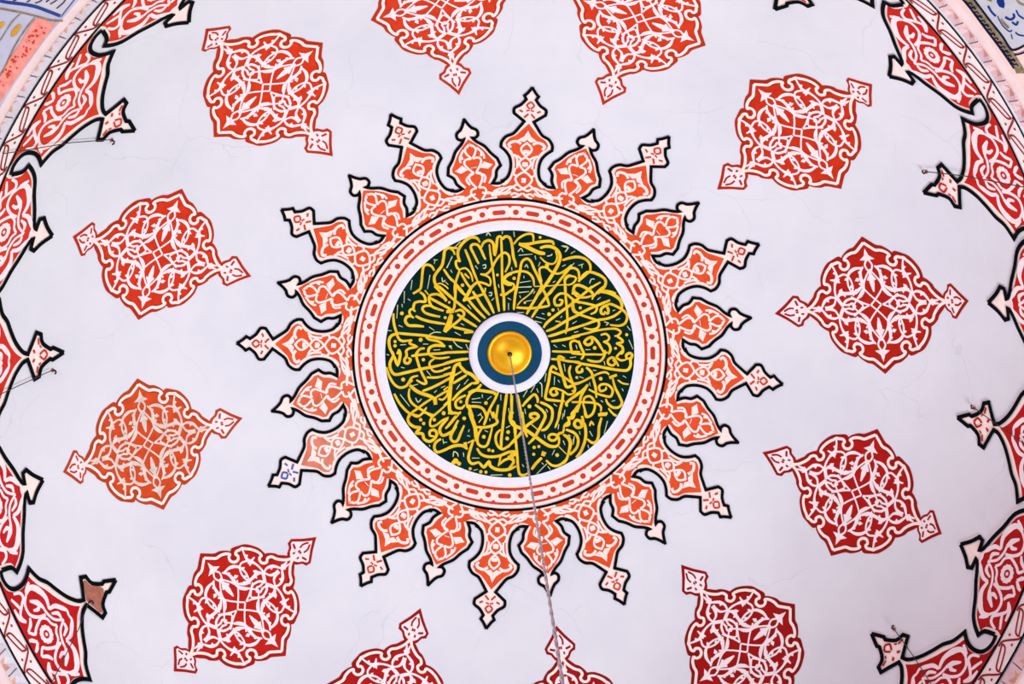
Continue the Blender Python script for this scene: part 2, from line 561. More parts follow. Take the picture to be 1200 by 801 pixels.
# gold strokes, traced: (cell origin in the photograph, strokes in tenths of a pixel)
CELLS = [
 ((450, 265), [
  (32, [(860, 255), (800, 255), (750, 255), (712, 290), (700, 370), (680, 460), (620, 540), (590, 600), (605, 680), (680, 740), (740, 800)]),
  (16, [(600, 690), (660, 670), (720, 700), (755, 735)]),
  (28, [(590, 520), (560, 470), (510, 450), (465, 470), (450, 560), (440, 660), (420, 740), (340, 790)]),
  (24, [(700, 500), (760, 590), (800, 640)])],
  [[(540, 570), (510, 735)], [(330, 630), (315, 745)], [(800, 350), (740, 490)], [(580, 390), (630, 395)], [(598, 395), (590, 440)],
   [(680, 600), (690, 650), (720, 630)], [(720, 650), (755, 685)]], []),
 ((520, 265), [
  (22, [(20, 270), (60, 255), (110, 285), (130, 335)]),
  (32, [(190, 420), (165, 330), (180, 260), (240, 180), (320, 130), (390, 140), (425, 190)]),
  (26, [(200, 400), (145, 410), (150, 470), (190, 520)]),
  (20, [(180, 510), (250, 490), (300, 530), (330, 590), (340, 650)]),
  (26, [(185, 520), (150, 620), (130, 700), (130, 800)]),
  (26, [(200, 540), (260, 650), (320, 730)]),
  (24, [(0, 510), (60, 590), (120, 650), (200, 740), (240, 790)]),
  (26, [(250, 270), (300, 390), (350, 530), (400, 650)]),
  (28, [(410, 440), (350, 320), (318, 250), (340, 212), (400, 220), (440, 280), (470, 350), (492, 390)]),
  (30, [(440, 250), (470, 190), (530, 165), (580, 200), (590, 280), (600, 330), (618, 240), (630, 140), (665, 118), (685, 150)]),
  (26, [(675, 140), (682, 350), (685, 600), (690, 800)]),
  (30, [(690, 155), (720, 122), (770, 130), (800, 190)]),
  (22, [(535, 210), (550, 340), (570, 470), (590, 620), (610, 800)]),
  (26, [(430, 560), (500, 560), (560, 500), (600, 420), (660, 340), (720, 310), (765, 350), (770, 430), (740, 500), (720, 540)]),
  (20, [(430, 560), (520, 590), (550, 640), (545, 700)]), (24, [(400, 650), (480, 670), (540, 700)]),
  (30, [(400, 650), (340, 700), (280, 780)]), (26, [(400, 660), (440, 720), (480, 800)]),
  (26, [(800, 560), (750, 575), (700, 640), (740, 680), (800, 690)]), (22, [(730, 790), (800, 740)]),
  (30, [(245, 555), (300, 610)])],
  [[(195, 180), (125, 250)], [(100, 360), (30, 490)], [(500, 110), (520, 75), (550, 110)], [(690, 60), (685, 90)], [(370, 460), (400, 500)],
   [(455, 460), (490, 450), (490, 490), (460, 490)], [(80, 510), (100, 545)], [(640, 680), (650, 720)]], [(220, 690, 22), (630, 570, 18)]),
 ((590, 265), [
  (30, [(0, 130), (50, 120), (85, 160), (105, 250), (115, 350), (140, 430), (150, 480)]),
  (24, [(120, 210), (180, 140), (260, 95), (330, 90), (350, 120), (350, 180)]),
  (32, [(180, 205), (280, 210), (380, 190), (500, 175), (570, 180), (592, 220)]),
  (42, [(180, 205), (260, 235), (350, 280), (420, 310), (490, 320)]),
  (36, [(430, 255), (500, 235), (580, 245), (640, 290), (665, 360), (640, 450), (590, 540), (520, 650), (470, 720), (410, 800)]),
  (20, [(610, 290), (630, 360), (600, 430), (540, 440), (480, 410), (430, 360)]),
  (56, [(512, 440), (510, 500)]),
  (24, [(450, 650), (425, 560), (430, 490), (500, 480), (560, 530), (640, 555), (720, 520), (800, 450)]),
  (28, [(145, 800), (170, 650), (195, 520), (215, 420), (270, 380), (320, 410), (360, 500), (410, 600), (460, 720), (490, 800)]),
  (26, [(0, 600), (60, 560), (160, 530), (250, 530), (310, 560), (350, 620), (360, 700)]),
  (24, [(0, 620), (60, 660), (120, 680), (110, 740), (30, 790)]),
  (26, [(800, 470), (720, 560), (650, 650), (560, 770), (530, 800)]),
  (26, [(720, 800), (725, 700), (720, 620), (760, 580), (800, 580)]),
  (13, [(360, 705), (500, 700), (640, 690), (800, 680)])],
  [[(120, 60), (130, 125)], [(180, 340), (340, 325)], [(170, 300), (205, 260), (230, 300)], [(370, 345), (380, 390)], [(430, 420), (410, 470)],
   [(510, 350), (560, 340), (570, 320)], [(250, 480), (270, 450), (290, 490)], [(240, 580), (240, 610)], [(190, 660), (320, 640)],
   [(170, 715), (330, 705)], [(180, 780), (300, 765)], [(320, 790), (360, 740)], [(680, 230), (750, 240), (730, 300)], [(690, 470), (730, 450)],
   [(580, 660), (610, 640)], [(95, 480), (100, 520)]], [(430, 130, 18), (125, 610, 22)]),
 ((660, 265), [
  (30, [(-10, 398), (80, 370), (180, 360), (270, 390), (315, 450), (320, 520)]),
  (30, [(180, 650), (230, 580), (300, 535), (400, 560), (470, 600), (500, 650), (480, 720), (440, 745)]),
  (18, [(190, 640), (300, 550)]), (26, [(0, 560), (60, 500), (130, 490), (180, 530), (185, 620)]),
  (22, [(20, 800), (20, 650), (60, 590), (130, 590), (150, 620), (110, 670), (50, 690)]),
  (32, [(110, 800), (130, 710), (180, 690), (260, 720), (320, 760), (350, 800)]),
  (22, [(300, 745), (360, 700), (440, 655)]), (30, [(400, 790), (450, 760), (540, 765), (620, 790)])],
  [[(0, 240), (60, 250), (20, 300)], [(90, 320), (140, 290)], [(180, 460), (240, 440)], [(220, 440), (220, 490)], [(310, 670), (330, 620), (370, 620)],
   [(130, 430), (70, 500)]], []),
 ((450, 335), [
  (36, [(420, 40), (340, 90)]), (28, [(420, 70), (470, 110), (485, 180), (420, 180), (360, 200), (345, 270), (370, 300)]),
  (26, [(340, 260), (300, 290), (310, 340), (350, 375)]), (32, [(330, 350), (270, 360), (250, 410), (290, 460), (380, 465), (470, 475)]),
  (30, [(370, 350), (450, 390), (560, 420), (720, 445)]), (28, [(660, 360), (560, 340), (480, 310), (450, 260), (490, 230), (560, 235)]),
  (28, [(700, 290), (620, 265), (560, 235), (530, 170), (540, 110), (620, 95), (690, 130), (730, 180)]),
  (30, [(540, 140), (650, 200), (800, 280)]), (24, [(590, 0), (660, 70), (740, 170)]), (30, [(640, 0), (720, 70), (800, 140)]),
  (56, [(745, 295), (800, 305)]), (54, [(790, 340), (760, 440), (710, 540)]), (26, [(720, 460), (800, 430)]),
  (28, [(110, 320), (115, 430), (145, 540), (170, 610), (220, 645), (330, 630)]),
  (32, [(145, 560), (90, 580), (60, 630), (65, 710), (100, 800)]), (30, [(150, 550), (300, 565), (480, 580), (640, 610), (800, 620)]),
  (26, [(330, 630), (300, 670), (380, 710), (300, 730), (260, 760), (260, 800)]), (26, [(490, 590), (530, 625), (640, 650), (710, 700)]),
  (32, [(720, 705), (600, 695), (530, 730), (520, 800)]), (26, [(370, 800), (420, 740), (480, 730)]), (44, [(160, 800), (180, 740)]),
  (22, [(480, 50), (520, 100)])],
  [[(240, 60), (235, 200)], [(160, 220), (150, 380)], [(280, 150), (310, 170)], [(210, 210), (215, 250)], [(170, 460), (220, 480)],
   [(530, 480), (590, 520)], [(530, 570), (600, 540), (670, 545)], [(190, 690), (260, 685)], [(40, 520), (90, 525)], [(580, 750), (660, 745)],
   [(460, 680), (520, 680)], [(320, 0), (315, 40)]],
  [(210, 320, 24), (430, 630, 26), (130, 650, 20), (130, 700, 22), (718, 370, 20), (780, 710, 18)]),
 ((520, 335), [
  (28, [(0, 60), (120, 160), (280, 290), (430, 420)]), (28, [(140, 0), (135, 120), (125, 240), (100, 300)]), (46, [(30, 300), (120, 300)]),
  (44, [(90, 330), (60, 430), (20, 540)]), (26, [(0, 230), (60, 270)]),
  (28, [(130, 300), (200, 280), (240, 330), (180, 400), (80, 480), (30, 530)]), (30, [(160, 330), (260, 400), (390, 480)]),
  (28, [(110, 480), (200, 500), (350, 535)]), (34, [(240, 545), (350, 540)]), (36, [(330, 0), (280, 100), (230, 180)]),
  (28, [(150, 0), (200, 60), (270, 120)]), (30, [(230, 165), (330, 140), (480, 90)]), (28, [(280, 150), (380, 270), (490, 380)]),
  (30, [(340, 60), (390, 140), (460, 250), (540, 340)]), (30, [(430, 0), (480, 100), (540, 210), (590, 320)]), (24, [(490, 20), (480, 90)]),
  (28, [(600, 0), (620, 120), (650, 300)]), (28, [(690, 0), (705, 130), (710, 290)]), (28, [(660, 100), (720, 100), (800, 40)]),
  (28, [(0, 620), (150, 630), (310, 650)]), (28, [(0, 780), (150, 775), (290, 770)])],
  [[(280, 220), (320, 270)], [(530, 80), (560, 75), (560, 110), (530, 110)], [(560, 170), (590, 140)], [(200, 440), (240, 460)], [(130, 540), (200, 580)],
   [(60, 700), (100, 740)], [(110, 640), (160, 700), (220, 730)], [(260, 680), (290, 750)], [(750, 140), (790, 160)], [(760, 200), (760, 280)]], [(65, 190, 16)]),
 ((600, 335), [
  (28, [(50, 0), (35, 120), (20, 280)]), (30, [(350, 0), (290, 120), (220, 240), (170, 330)]), (30, [(510, 0), (430, 90), (330, 220), (230, 370)]),
  (28, [(340, 0), (400, 110), (440, 230)]), (28, [(50, 250), (200, 260), (330, 250), (440, 230)]), (15, [(250, 30), (200, 100), (110, 170), (60, 230)]),
  (26, [(630, 0), (630, 120), (645, 280), (650, 430), (630, 560)]),
  (28, [(630, 90), (560, 90), (500, 150), (510, 220), (570, 220), (590, 170), (550, 160)]),
  (26, [(640, 90), (720, 160), (800, 200)]), (26, [(730, 0), (730, 60), (800, 110)]), (30, [(800, 130), (700, 210), (560, 310), (420, 420), (370, 490)]),
  (30, [(800, 330), (650, 400), (500, 490), (400, 530)]), (20, [(510, 410), (570, 420)]), (30, [(800, 470), (640, 520), (500, 570), (420, 590)]),
  (30, [(800, 580), (640, 620), (460, 650)]), (24, [(470, 765), (620, 770), (800, 770)]),
  (26, [(710, 800), (690, 720), (690, 660), (740, 640), (790, 670)]), (28, [(700, 220), (730, 300), (800, 320)])],
  [[(60, 15), (230, 10)], [(80, 75), (190, 65)], [(90, 110), (100, 140)], [(270, 60), (250, 90)], [(160, 180), (240, 165)], [(60, 310), (140, 310)],
   [(350, 320), (380, 330)], [(280, 360), (390, 390)], [(270, 410), (350, 430)], [(540, 260), (550, 290)], [(570, 370), (590, 350)], [(710, 440), (760, 410)],
   [(730, 545), (780, 530)], [(590, 690), (630, 710)], [(490, 690), (530, 720)], [(750, 690), (765, 740)]],
  [(480, 280, 20), (435, 330, 24), (150, 195, 16)]),
 ((670, 335), [
  (28, [(0, 190), (60, 160), (130, 100), (200, 40), (240, 0)]), (24, [(30, 0), (30, 80), (80, 130), (180, 130), (240, 110)]),
  (24, [(120, 0), (200, 40), (250, 90), (240, 160)]), (24, [(380, 0), (310, 60), (250, 130)]),
  (36, [(310, 60), (420, 75), (520, 120), (580, 180), (590, 260)]), (26, [(0, 170), (100, 190), (200, 210), (290, 240), (280, 300), (220, 330)]),
  (30, [(450, 165), (330, 215), (220, 260), (100, 320), (0, 380)]),
  (26, [(20, 210), (30, 280), (90, 330), (200, 370), (310, 410), (310, 480), (240, 510), (140, 490)]),
  (28, [(580, 290), (500, 350), (400, 385), (300, 400), (160, 450), (0, 500)]),
  (30, [(390, 330), (350, 320), (345, 270), (400, 230), (430, 280), (420, 320), (380, 300)]),
  (28, [(400, 230), (450, 210), (530, 240), (610, 290), (650, 350), (630, 430), (560, 465), (450, 455)]),
  (24, [(0, 590), (150, 560), (300, 520), (450, 500), (530, 505), (575, 540), (540, 580), (500, 585)]),
  (26, [(520, 580), (590, 630), (590, 660), (520, 670)]), (28, [(520, 670), (590, 710), (600, 770), (570, 800)]),
  (24, [(340, 575), (400, 560), (440, 600), (420, 640), (370, 650)]), (28, [(370, 650), (430, 680), (455, 740), (430, 800)]),
  (30, [(230, 600), (240, 660), (190, 690), (150, 660), (180, 620), (240, 600), (300, 650), (350, 730), (390, 800)]),
  (28, [(80, 640), (110, 720), (150, 800)])],
  [[(300, 160), (340, 130)], [(480, 290), (510, 280)], [(520, 400), (570, 380)], [(380, 420), (430, 435), (400, 460)], [(650, 470), (690, 520)],
   [(670, 630), (720, 740)], [(160, 745), (220, 745)]], [(270, 725, 24), (100, 255, 20), (645, 570, 20), (515, 730, 18)]),
 ((450, 410), [
  (32, [(80, 0), (110, 60), (70, 150), (80, 230), (130, 285), (250, 265), (420, 225), (600, 190), (800, 140)]),
  (32, [(120, 70), (160, 170), (190, 60), (180, 0)]), (30, [(260, 0), (265, 70), (240, 110), (250, 150), (290, 150), (310, 110), (280, 90)]),
  (28, [(320, 70), (380, 60), (520, 45), (650, 40), (800, 25)]),
  (28, [(410, 0), (380, 60), (400, 150), (440, 260), (490, 360), (490, 390), (450, 390), (380, 350)]),
  (24, [(520, 0), (530, 50), (600, 90), (680, 95), (770, 80)]), (24, [(600, 95), (540, 140), (540, 190), (590, 250), (680, 240), (780, 195)]),
  (28, [(30, 200), (60, 300), (120, 400), (190, 440), (260, 420), (290, 380), (330, 320), (400, 300)]),
  (38, [(300, 410), (400, 490), (540, 540), (600, 580)]), (62, [(595, 565), (605, 640)]), (36, [(290, 390), (335, 350)]),
  (28, [(450, 480), (560, 440), (680, 380), (800, 310)]), (26, [(500, 320), (620, 320), (720, 295), (800, 260)]),
  (24, [(600, 560), (700, 500), (760, 470), (800, 440)]), (22, [(640, 570), (690, 580), (740, 530), (750, 480)]),
  (26, [(300, 450), (290, 530), (320, 610), (390, 670), (460, 710), (520, 750), (570, 770), (640, 720), (750, 620)]),
  (26, [(560, 570), (480, 620), (400, 680), (320, 740), (290, 800)]), (24, [(320, 750), (390, 780), (450, 740), (500, 670)]),
  (28, [(120, 510), (180, 620), (260, 710), (310, 750)]), (34, [(790, 270), (780, 400), (765, 500), (770, 700), (800, 740)])],
  [[(190, 520), (300, 660)], [(370, 560), (400, 610), (440, 570)], [(500, 240), (550, 300)], [(590, 500), (620, 470)], [(670, 440), (720, 420)],
   [(200, 200), (240, 210)], [(320, 420), (400, 400)], [(30, 50), (60, 60)]], [(462, 112, 22), (225, 345, 26), (700, 735, 22)]),
 ((520, 410), [
  (28, [(0, 30), (280, 20)]), (22, [(0, 90), (70, 80)]), (30, [(0, 160), (150, 120), (290, 100)]), (24, [(0, 220), (80, 200)]),
  (36, [(200, 150), (130, 190), (110, 290), (85, 400), (75, 520), (65, 650), (90, 730), (200, 740)]),
  (36, [(180, 170), (250, 250), (330, 290), (400, 370), (340, 390)]), (26, [(120, 300), (210, 250)]), (26, [(0, 290), (60, 270)]),
  (26, [(0, 370), (90, 330)]), (28, [(110, 390), (190, 340), (270, 290)]), (26, [(0, 470), (50, 430)]),
  (28, [(100, 590), (180, 500), (260, 440), (340, 380)]), (30, [(440, 400), (390, 460), (310, 510), (270, 600), (280, 680)]),
  (32, [(290, 500), (370, 470), (480, 480), (590, 500), (600, 530)]), (28, [(260, 530), (190, 560), (140, 610), (150, 670), (210, 680), (250, 640)]),
  (30, [(280, 660), (380, 660), (450, 680), (490, 740), (500, 800)]), (38, [(290, 640), (320, 740), (340, 800)]),
  (26, [(640, 490), (600, 580), (540, 690), (500, 790)]), (24, [(540, 690), (580, 800)]), (26, [(640, 640), (620, 760), (620, 800)]),
  (32, [(740, 500), (720, 650), (700, 800)]), (26, [(790, 500), (790, 800)]), (24, [(200, 720), (140, 800)]), (24, [(0, 650), (60, 590)])],
  [[(150, 460), (190, 400)], [(240, 400), (290, 340)], [(330, 575), (430, 560)], [(330, 610), (440, 615)], [(450, 520), (455, 560)], [(510, 580), (560, 540)],
   [(670, 520), (670, 590)], [(400, 770), (440, 740)], [(760, 680), (770, 740)]], [(495, 620, 24), (200, 605, 20)]),
 ((600, 410), [
  (32, [(0, 530), (0, 800)]), (32, [(60, 520), (90, 660), (110, 800)]), (28, [(120, 660), (180, 590), (260, 520), (300, 570), (300, 620)]),
  (20, [(470, 15), (620, 20), (800, 35)]), (26, [(460, 105), (560, 110), (660, 130), (800, 140)]),
  (32, [(620, 100), (560, 75), (545, 110), (570, 220), (610, 350), (640, 430), (700, 420), (720, 400)]),
  (30, [(530, 230), (480, 190), (450, 240), (430, 370), (400, 500), (400, 570), (500, 590), (620, 600)]),
  (26, [(460, 250), (560, 290), (660, 350), (720, 400)]), (30, [(550, 460), (480, 450), (450, 490), (480, 530), (530, 510), (510, 470)]),
  (22, [(550, 460), (600, 480), (660, 520), (720, 510)]), (28, [(720, 400), (740, 460), (720, 510)]), (24, [(720, 410), (800, 390)]),
  (26, [(720, 400), (690, 330), (670, 250), (690, 180)]), (30, [(800, 490), (720, 550), (640, 620), (650, 660)]),
  (30, [(600, 490), (590, 600), (560, 720), (545, 800)]), (30, [(330, 610), (420, 650), (470, 700), (475, 800)]),
  (28, [(270, 640), (350, 700), (390, 760), (390, 800)]), (32, [(230, 800), (220, 760), (270, 740), (310, 770), (300, 800)]),
  (26, [(780, 640), (740, 700), (700, 750), (720, 800)])],
  [[(180, 470), (130, 550)], [(270, 410), (220, 495)], [(290, 450), (310, 500)], [(320, 380), (350, 410), (350, 550)], [(400, 270), (385, 370)],
   [(500, 310), (495, 410)], [(610, 160), (625, 250)], [(540, 350), (560, 380)], [(490, 630), (530, 660)], [(400, 690), (420, 730)],
   [(150, 690), (160, 750)], [(680, 90), (750, 80)], [(620, 700), (610, 780)]], [(205, 660, 25), (760, 320, 18)]),
 ((670, 410), [
  (22, [(0, 40), (140, 50), (260, 50), (370, 50), (420, 20)]), (24, [(130, 0), (140, 60), (110, 110)]), (26, [(390, 0), (380, 70), (330, 130), (240, 130), (180, 110)]),
  (30, [(0, 130), (120, 160), (280, 185), (430, 215), (560, 235), (650, 235), (690, 180), (690, 110), (710, 60), (680, 35), (640, 60), (650, 100), (690, 90)]),
  (24, [(600, 0), (540, 60), (530, 90), (580, 120), (640, 110)]), (26, [(550, 190), (490, 90), (430, 110), (430, 160), (480, 180), (510, 150), (480, 110)]),
  (28, [(110, 170), (60, 210), (70, 260), (120, 250), (120, 210)]), (28, [(170, 200), (230, 260), (250, 330), (280, 440), (290, 560)]),
  (24, [(0, 390), (100, 380), (220, 320), (330, 270), (400, 260), (440, 290)]), (46, [(440, 325), (530, 290)]),
  (28, [(480, 330), (510, 440), (560, 540), (590, 620), (550, 670), (480, 670), (420, 620), (400, 570)]),
  (26, [(200, 460), (300, 510), (400, 540), (460, 540), (480, 470), (430, 410), (360, 400), (320, 430), (340, 480), (400, 460), (400, 430)]),
  (28, [(0, 570), (80, 510), (160, 440), (190, 400)]), (28, [(170, 440), (110, 540), (90, 640), (60, 710), (0, 740)]),
  (24, [(0, 610), (120, 610), (270, 620), (340, 660), (340, 720)]), (26, [(140, 610), (150, 560), (210, 540), (260, 590), (270, 680), (220, 780)]),
  (46, [(310, 760), (420, 740)]), (22, [(0, 480), (40, 470)]), (22, [(130, 620), (160, 720), (180, 780)]),
  (20, [(540, 350), (600, 390), (670, 400)]), (20, [(430, 680), (480, 740), (530, 770)])],
  [[(600, 300), (640, 325)], [(250, 235), (290, 240)], [(590, 450), (605, 480)], [(340, 590), (370, 610)], [(470, 600), (510, 590)], [(210, 380), (215, 420)],
   [(380, 130), (390, 180)], [(60, 310), (70, 340)], [(90, 310), (140, 330)]], [(340, 335, 24)]),
 ((455, 480), [
  (32, [(260, 30), (230, 100), (250, 160), (310, 200), (370, 210), (330, 270), (400, 280), (420, 340), (480, 370), (540, 340), (570, 280), (540, 235), (490, 250), (490, 300), (540, 310)]),
  (26, [(190, 0), (260, 40)]), (24, [(270, 40), (360, 70), (420, 30), (520, 60), (560, 50)]),
  (24, [(620, 0), (520, 80), (490, 140), (500, 190), (560, 180), (640, 120), (710, 85)]),
  (32, [(700, 100), (620, 190), (605, 250), (640, 300), (720, 270), (770, 230)]), (26, [(800, 70), (740, 150), (670, 220)]),
  (28, [(800, 190), (750, 270), (735, 340), (770, 375), (800, 370)]), (30, [(620, 340), (560, 380), (540, 440), (570, 495), (650, 475), (740, 430), (800, 410)]),
  (28, [(710, 0), (740, 40), (800, 30)])],
  [[(640, 340), (650, 400)], [(650, 380), (690, 380)], [(480, 410), (490, 430)]], [(380, 115, 22), (415, 160, 22), (650, 40, 25), (540, 115, 22)]),
 ((525, 482), [
  (34, [(0, 430), (80, 400), (170, 400), (230, 440)]), (52, [(200, 360), (210, 420)]), (22, [(230, 370), (300, 330)]),
  (42, [(250, 0), (280, 80), (320, 200), (330, 350)]), (30, [(300, 330), (260, 450), (240, 550), (280, 610), (370, 590)]),
  (34, [(370, 600), (420, 650), (480, 590), (500, 640), (580, 680), (700, 680), (800, 640)]),
  (30, [(330, 180), (420, 185), (520, 165), (580, 120), (540, 40), (530, 0)]),
  (28, [(400, 190), (350, 280), (350, 370), (400, 410), (450, 400), (480, 340), (520, 180)]),
  (30, [(340, 430), (390, 500), (480, 530), (600, 520), (700, 480), (780, 470), (780, 510), (700, 530)]), (28, [(620, 520), (590, 640)]),
  (28, [(600, 620), (660, 570), (730, 550), (770, 590), (740, 640)]), (30, [(660, 0), (640, 200), (625, 330), (625, 430)]),
  (28, [(620, 210), (570, 260), (560, 340), (590, 410), (640, 440), (700, 410), (800, 330)]), (28, [(470, 0), (450, 80), (420, 160)]),
  (18, [(410, 60), (360, 130)]), (36, [(740, 0), (730, 90), (780, 150), (790, 300)]), (30, [(0, 20), (150, 20)]),
  (30, [(120, 100), (60, 220), (30, 300), (60, 350), (110, 340), (150, 250), (190, 160)]), (28, [(90, 50), (0, 160)])],
  [[(60, 530), (70, 470), (110, 490), (120, 530)], [(500, 745), (640, 742)], [(280, 545), (370, 545)], [(180, 480), (185, 530)], [(250, 210), (240, 240)],
   [(225, 280), (260, 290)], [(430, 220), (470, 240)], [(380, 30), (400, 60)], [(490, 80), (490, 110)], [(300, 690), (350, 675)], [(680, 190), (730, 165)]],
  [(90, 580, 36), (60, 600, 24), (130, 610, 26), (480, 450, 22), (525, 460, 20), (420, 295, 24), (705, 240, 24), (695, 315, 24), (260, 670, 20), (385, 705, 22),
   (445, 710, 20), (725, 745, 24), (190, 80, 24)]),
 ((595, 482), [
  (36, [(60, 0), (30, 80), (60, 150), (140, 190), (220, 220), (320, 290), (400, 350), (480, 400), (560, 410), (600, 380)]),
  (28, [(600, 380), (600, 310), (560, 270), (500, 270), (480, 310), (520, 340), (570, 320), (600, 260), (650, 240), (660, 160)]),
  (26, [(700, 60), (720, 110), (660, 160)]), (26, [(720, 60), (760, 80), (790, 20)]), (28, [(170, 0), (180, 100), (200, 220), (230, 300)]),
  (28, [(80, 160), (90, 300), (110, 500), (120, 640), (140, 730), (190, 745), (240, 720)]),
  (32, [(0, 420), (70, 340), (140, 270), (220, 170), (300, 110), (360, 60), (330, 25), (270, 30), (270, 70), (310, 80)]),
  (32, [(430, 0), (440, 60), (400, 150), (350, 240), (310, 310), (240, 380)]), (30, [(530, 0), (510, 110), (450, 200), (390, 220)]),
  (24, [(620, 0), (590, 100), (555, 190)]), (16, [(280, 150), (350, 210)]), (68, [(430, 470), (410, 520)]), (32, [(400, 540), (330, 610), (280, 680)]),
  (28, [(450, 570), (520, 630), (600, 630), (680, 570), (710, 500), (730, 380), (710, 320), (650, 270)]), (16, [(600, 410), (690, 500)]),
  (26, [(710, 500), (800, 450)]), (28, [(680, 210), (800, 260)]), (28, [(0, 470), (80, 470), (40, 510), (70, 590), (0, 680)])],
  [[(460, 610), (340, 730)], [(550, 450), (520, 510)], [(400, 600), (420, 620)], [(470, 640), (500, 680)], [(430, 270), (440, 310)], [(650, 340), (670, 390)],
   [(720, 280), (740, 290)], [(770, 320), (770, 390)], [(170, 620), (190, 650)], [(600, 150), (590, 210)], [(650, 20), (640, 90)]],
  [(310, 420, 22), (365, 410, 20), (305, 500, 20), (580, 510, 24)]),
 ((660, 480), [
  (28, [(0, 290), (60, 320), (90, 390), (70, 480), (40, 580), (5, 630)]), (30, [(30, 230), (130, 270), (175, 340), (160, 440), (80, 530)]),
  (32, [(190, 120), (250, 170), (265, 280), (250, 380), (200, 500), (150, 555)]), (32, [(220, 70), (230, 140), (160, 120), (130, 170), (170, 210), (220, 190), (200, 150)]),
  (58, [(430, 50), (510, 52)]), (30, [(450, 90), (420, 200), (415, 300), (390, 370), (340, 385), (280, 340)]),
  (28, [(250, 0), (270, 80), (330, 60), (370, 0)]), (22, [(310, 190), (330, 140), (360, 180)]), (26, [(60, 100), (70, 170), (10, 190)]),
  (26, [(110, 40), (100, 90), (70, 100)]), (24, [(120, 20), (180, 20)]), (20, [(540, 0), (600, 60), (630, 70)])],
  [[(520, 130), (480, 280)], [(310, 250), (345, 310)], [(290, 410), (300, 450)], [(190, 250), (200, 290)], [(130, 310), (120, 400)], [(60, 290), (90, 310)],
   [(0, 360), (20, 410)]], []),
]
gold, marks = Sheet(), Sheet()
for (ox, oy), strokes, light, dots in CELLS:
    T = lambda p: (ox + p[0] / 10.0125, oy + p[1] / 10.0125)
    for w, pts in strokes:
        gold.ribbon([T(p) for p in pts], w / 10.0 * 1.08, (0.75, 0.6))
    for pts in light:
        marks.ribbon([T(p) for p in pts], 1.25, (0.8, 0.6), sm=3)
    for x, y, r in dots:
        gold.dot(T((x, y)), r / 10.0, 6)
gold.build('calligraphy', M_GOLDPAINT, px_fn(2), APEX, disc)['label'] = 'gold calligraphy'
marks.build('diacritical_marks', M_MARK, px_fn(3), APEX, disc)['kind'] = 'stuff'

# ring border of links
link = lathe('link_border', [((R - LAYER) * sin(TH_DISC + (TH_CIRC - TH_DISC) * i / 8), (R - LAYER) * cos(TH_DISC + (TH_CIRC - TH_DISC) * i / 8) - R) for i in range(9)],
             M_CREAM, 256, sun)


def px2th(rpx):          # photograph radius about the apex -> polar angle (ring region)
    return TH_DISC + (rpx - 145.3) / (183.3 - 145.3) * (TH_CIRC - TH_DISC)


def apex_ring(name, r0, r1, layer, mat, parent):
    a, b = px2th(r0), px2th(r1)
    rr = R - LAYER * layer
    return lathe(name, [(rr * sin(a + (b - a) * i / 3), rr * cos(a + (b - a) * i / 3) - R) for i in range(4)], mat, 256, parent)


apex_ring('white_band', 145.3, 153.5, 2, M_WHITE, link)
apex_ring('red_line', 157.2, 160.4, 2, M_RINGRED, link)
apex_ring('red_line', 174.3, 177.0, 2, M_RINGRED, link)
apex_ring('black_line', 181.4, 184.3, 5, M_BLACK, link)
pill, dotm = Sheet(), Sheet()
thm = px2th(166.8)
K = R * (TH_CIRC - TH_DISC) / 38.0          # metres per photograph pixel in the ring
hl, hw = 5.3 * K, 2.7 * K
outl = [(hl + hw * cos(a) * .8, hw * sin(a)) for a in [-pi / 2 + pi * i / 6 for i in range(7)]] + \
       [(-hl + hw * cos(a) * .8, hw * sin(a)) for a in [pi / 2 + pi * i / 6 for i in range(7)]]
pill.fill(outl)
for sy in (-1, 1):
    for sx in (-1, 1):
        cx = sx * 12.2 * K
        yb = sy * 7.6 * K
        pill.fill([(cx - 2.6 * K, yb), (cx + 2.6 * K, yb), (cx, yb - sy * 2.6 * K)])
dotm.dot((0, 0), 3.3 * K, 12)
pm = dm = None
for k in range(27):
    for sh, nm, off in ((pill, 'link', .5), (dotm, 'bead', 0)):
        a = rad(-34.55) + 2 * pi * (k + off) / 27
        me = pm if nm == 'link' else dm
        if me is None:
            o = sh.build(nm, M_RINGRED, lambda v: on_dome(thm + v[1] / R, v[0] / R / sin(thm), R - 2 * LAYER), APEX, link)
            if nm == 'link':
                pm = o.data
            else:
                dm = o.data
        else:
            o = bpy.data.objects.new(nm, me)
            col.objects.link(o)
            o.parent = link
        o.rotation_euler = (0, 0, a)


# ---- rays: half outlines traced on one long and one short ray
def tr(pts, o, s, axis):
    """zoomed photograph points -> (offset from the axis, distance from the apex) in metres on the dome"""
    out = []
    for x, y in pts:
        th, ph = polar(cast(o[0] + x / s, o[1] + y / s))
        a = ph - axis
        a = (a + pi) % (2 * pi) - pi
        out.append((R * th * sin(a), R * th * cos(a)))
    return out


AXB, AXS = rad(-85.9), rad(-70.8)
tb = lambda pts: tr(pts, (580, 100), 5.722, AXB)
ts = lambda pts: [(abs(x), y) for x, y in tr(pts, (640, 145), 6.675, AXS)]
ts2 = lambda pts: tr(pts, (640, 145), 6.675, AXS)
big_out = soften(tb([(250, 8), (275, 50), (294, 72), (277, 95), (305, 135), (344, 165), (340, 198), (305, 218), (262, 243),
                     (290, 290), (320, 335), (362, 360), (386, 400), (384, 435), (345, 460), (310, 500), (294, 560), (300, 620), (322, 650), (345, 663)]),
                 (2, 3, 6, 8, 13), 3)
sm_out = soften(ts([(371, 42), (379, 95), (388, 128), (411, 162), (398, 198), (362, 205), (345, 192), (362, 240), (395, 300), (407, 370), (427, 430), (420, 490),
                    (370, 510), (340, 550), (290, 578), (330, 603), (372, 608)]), (2, 6, 10, 11, 14), 3)
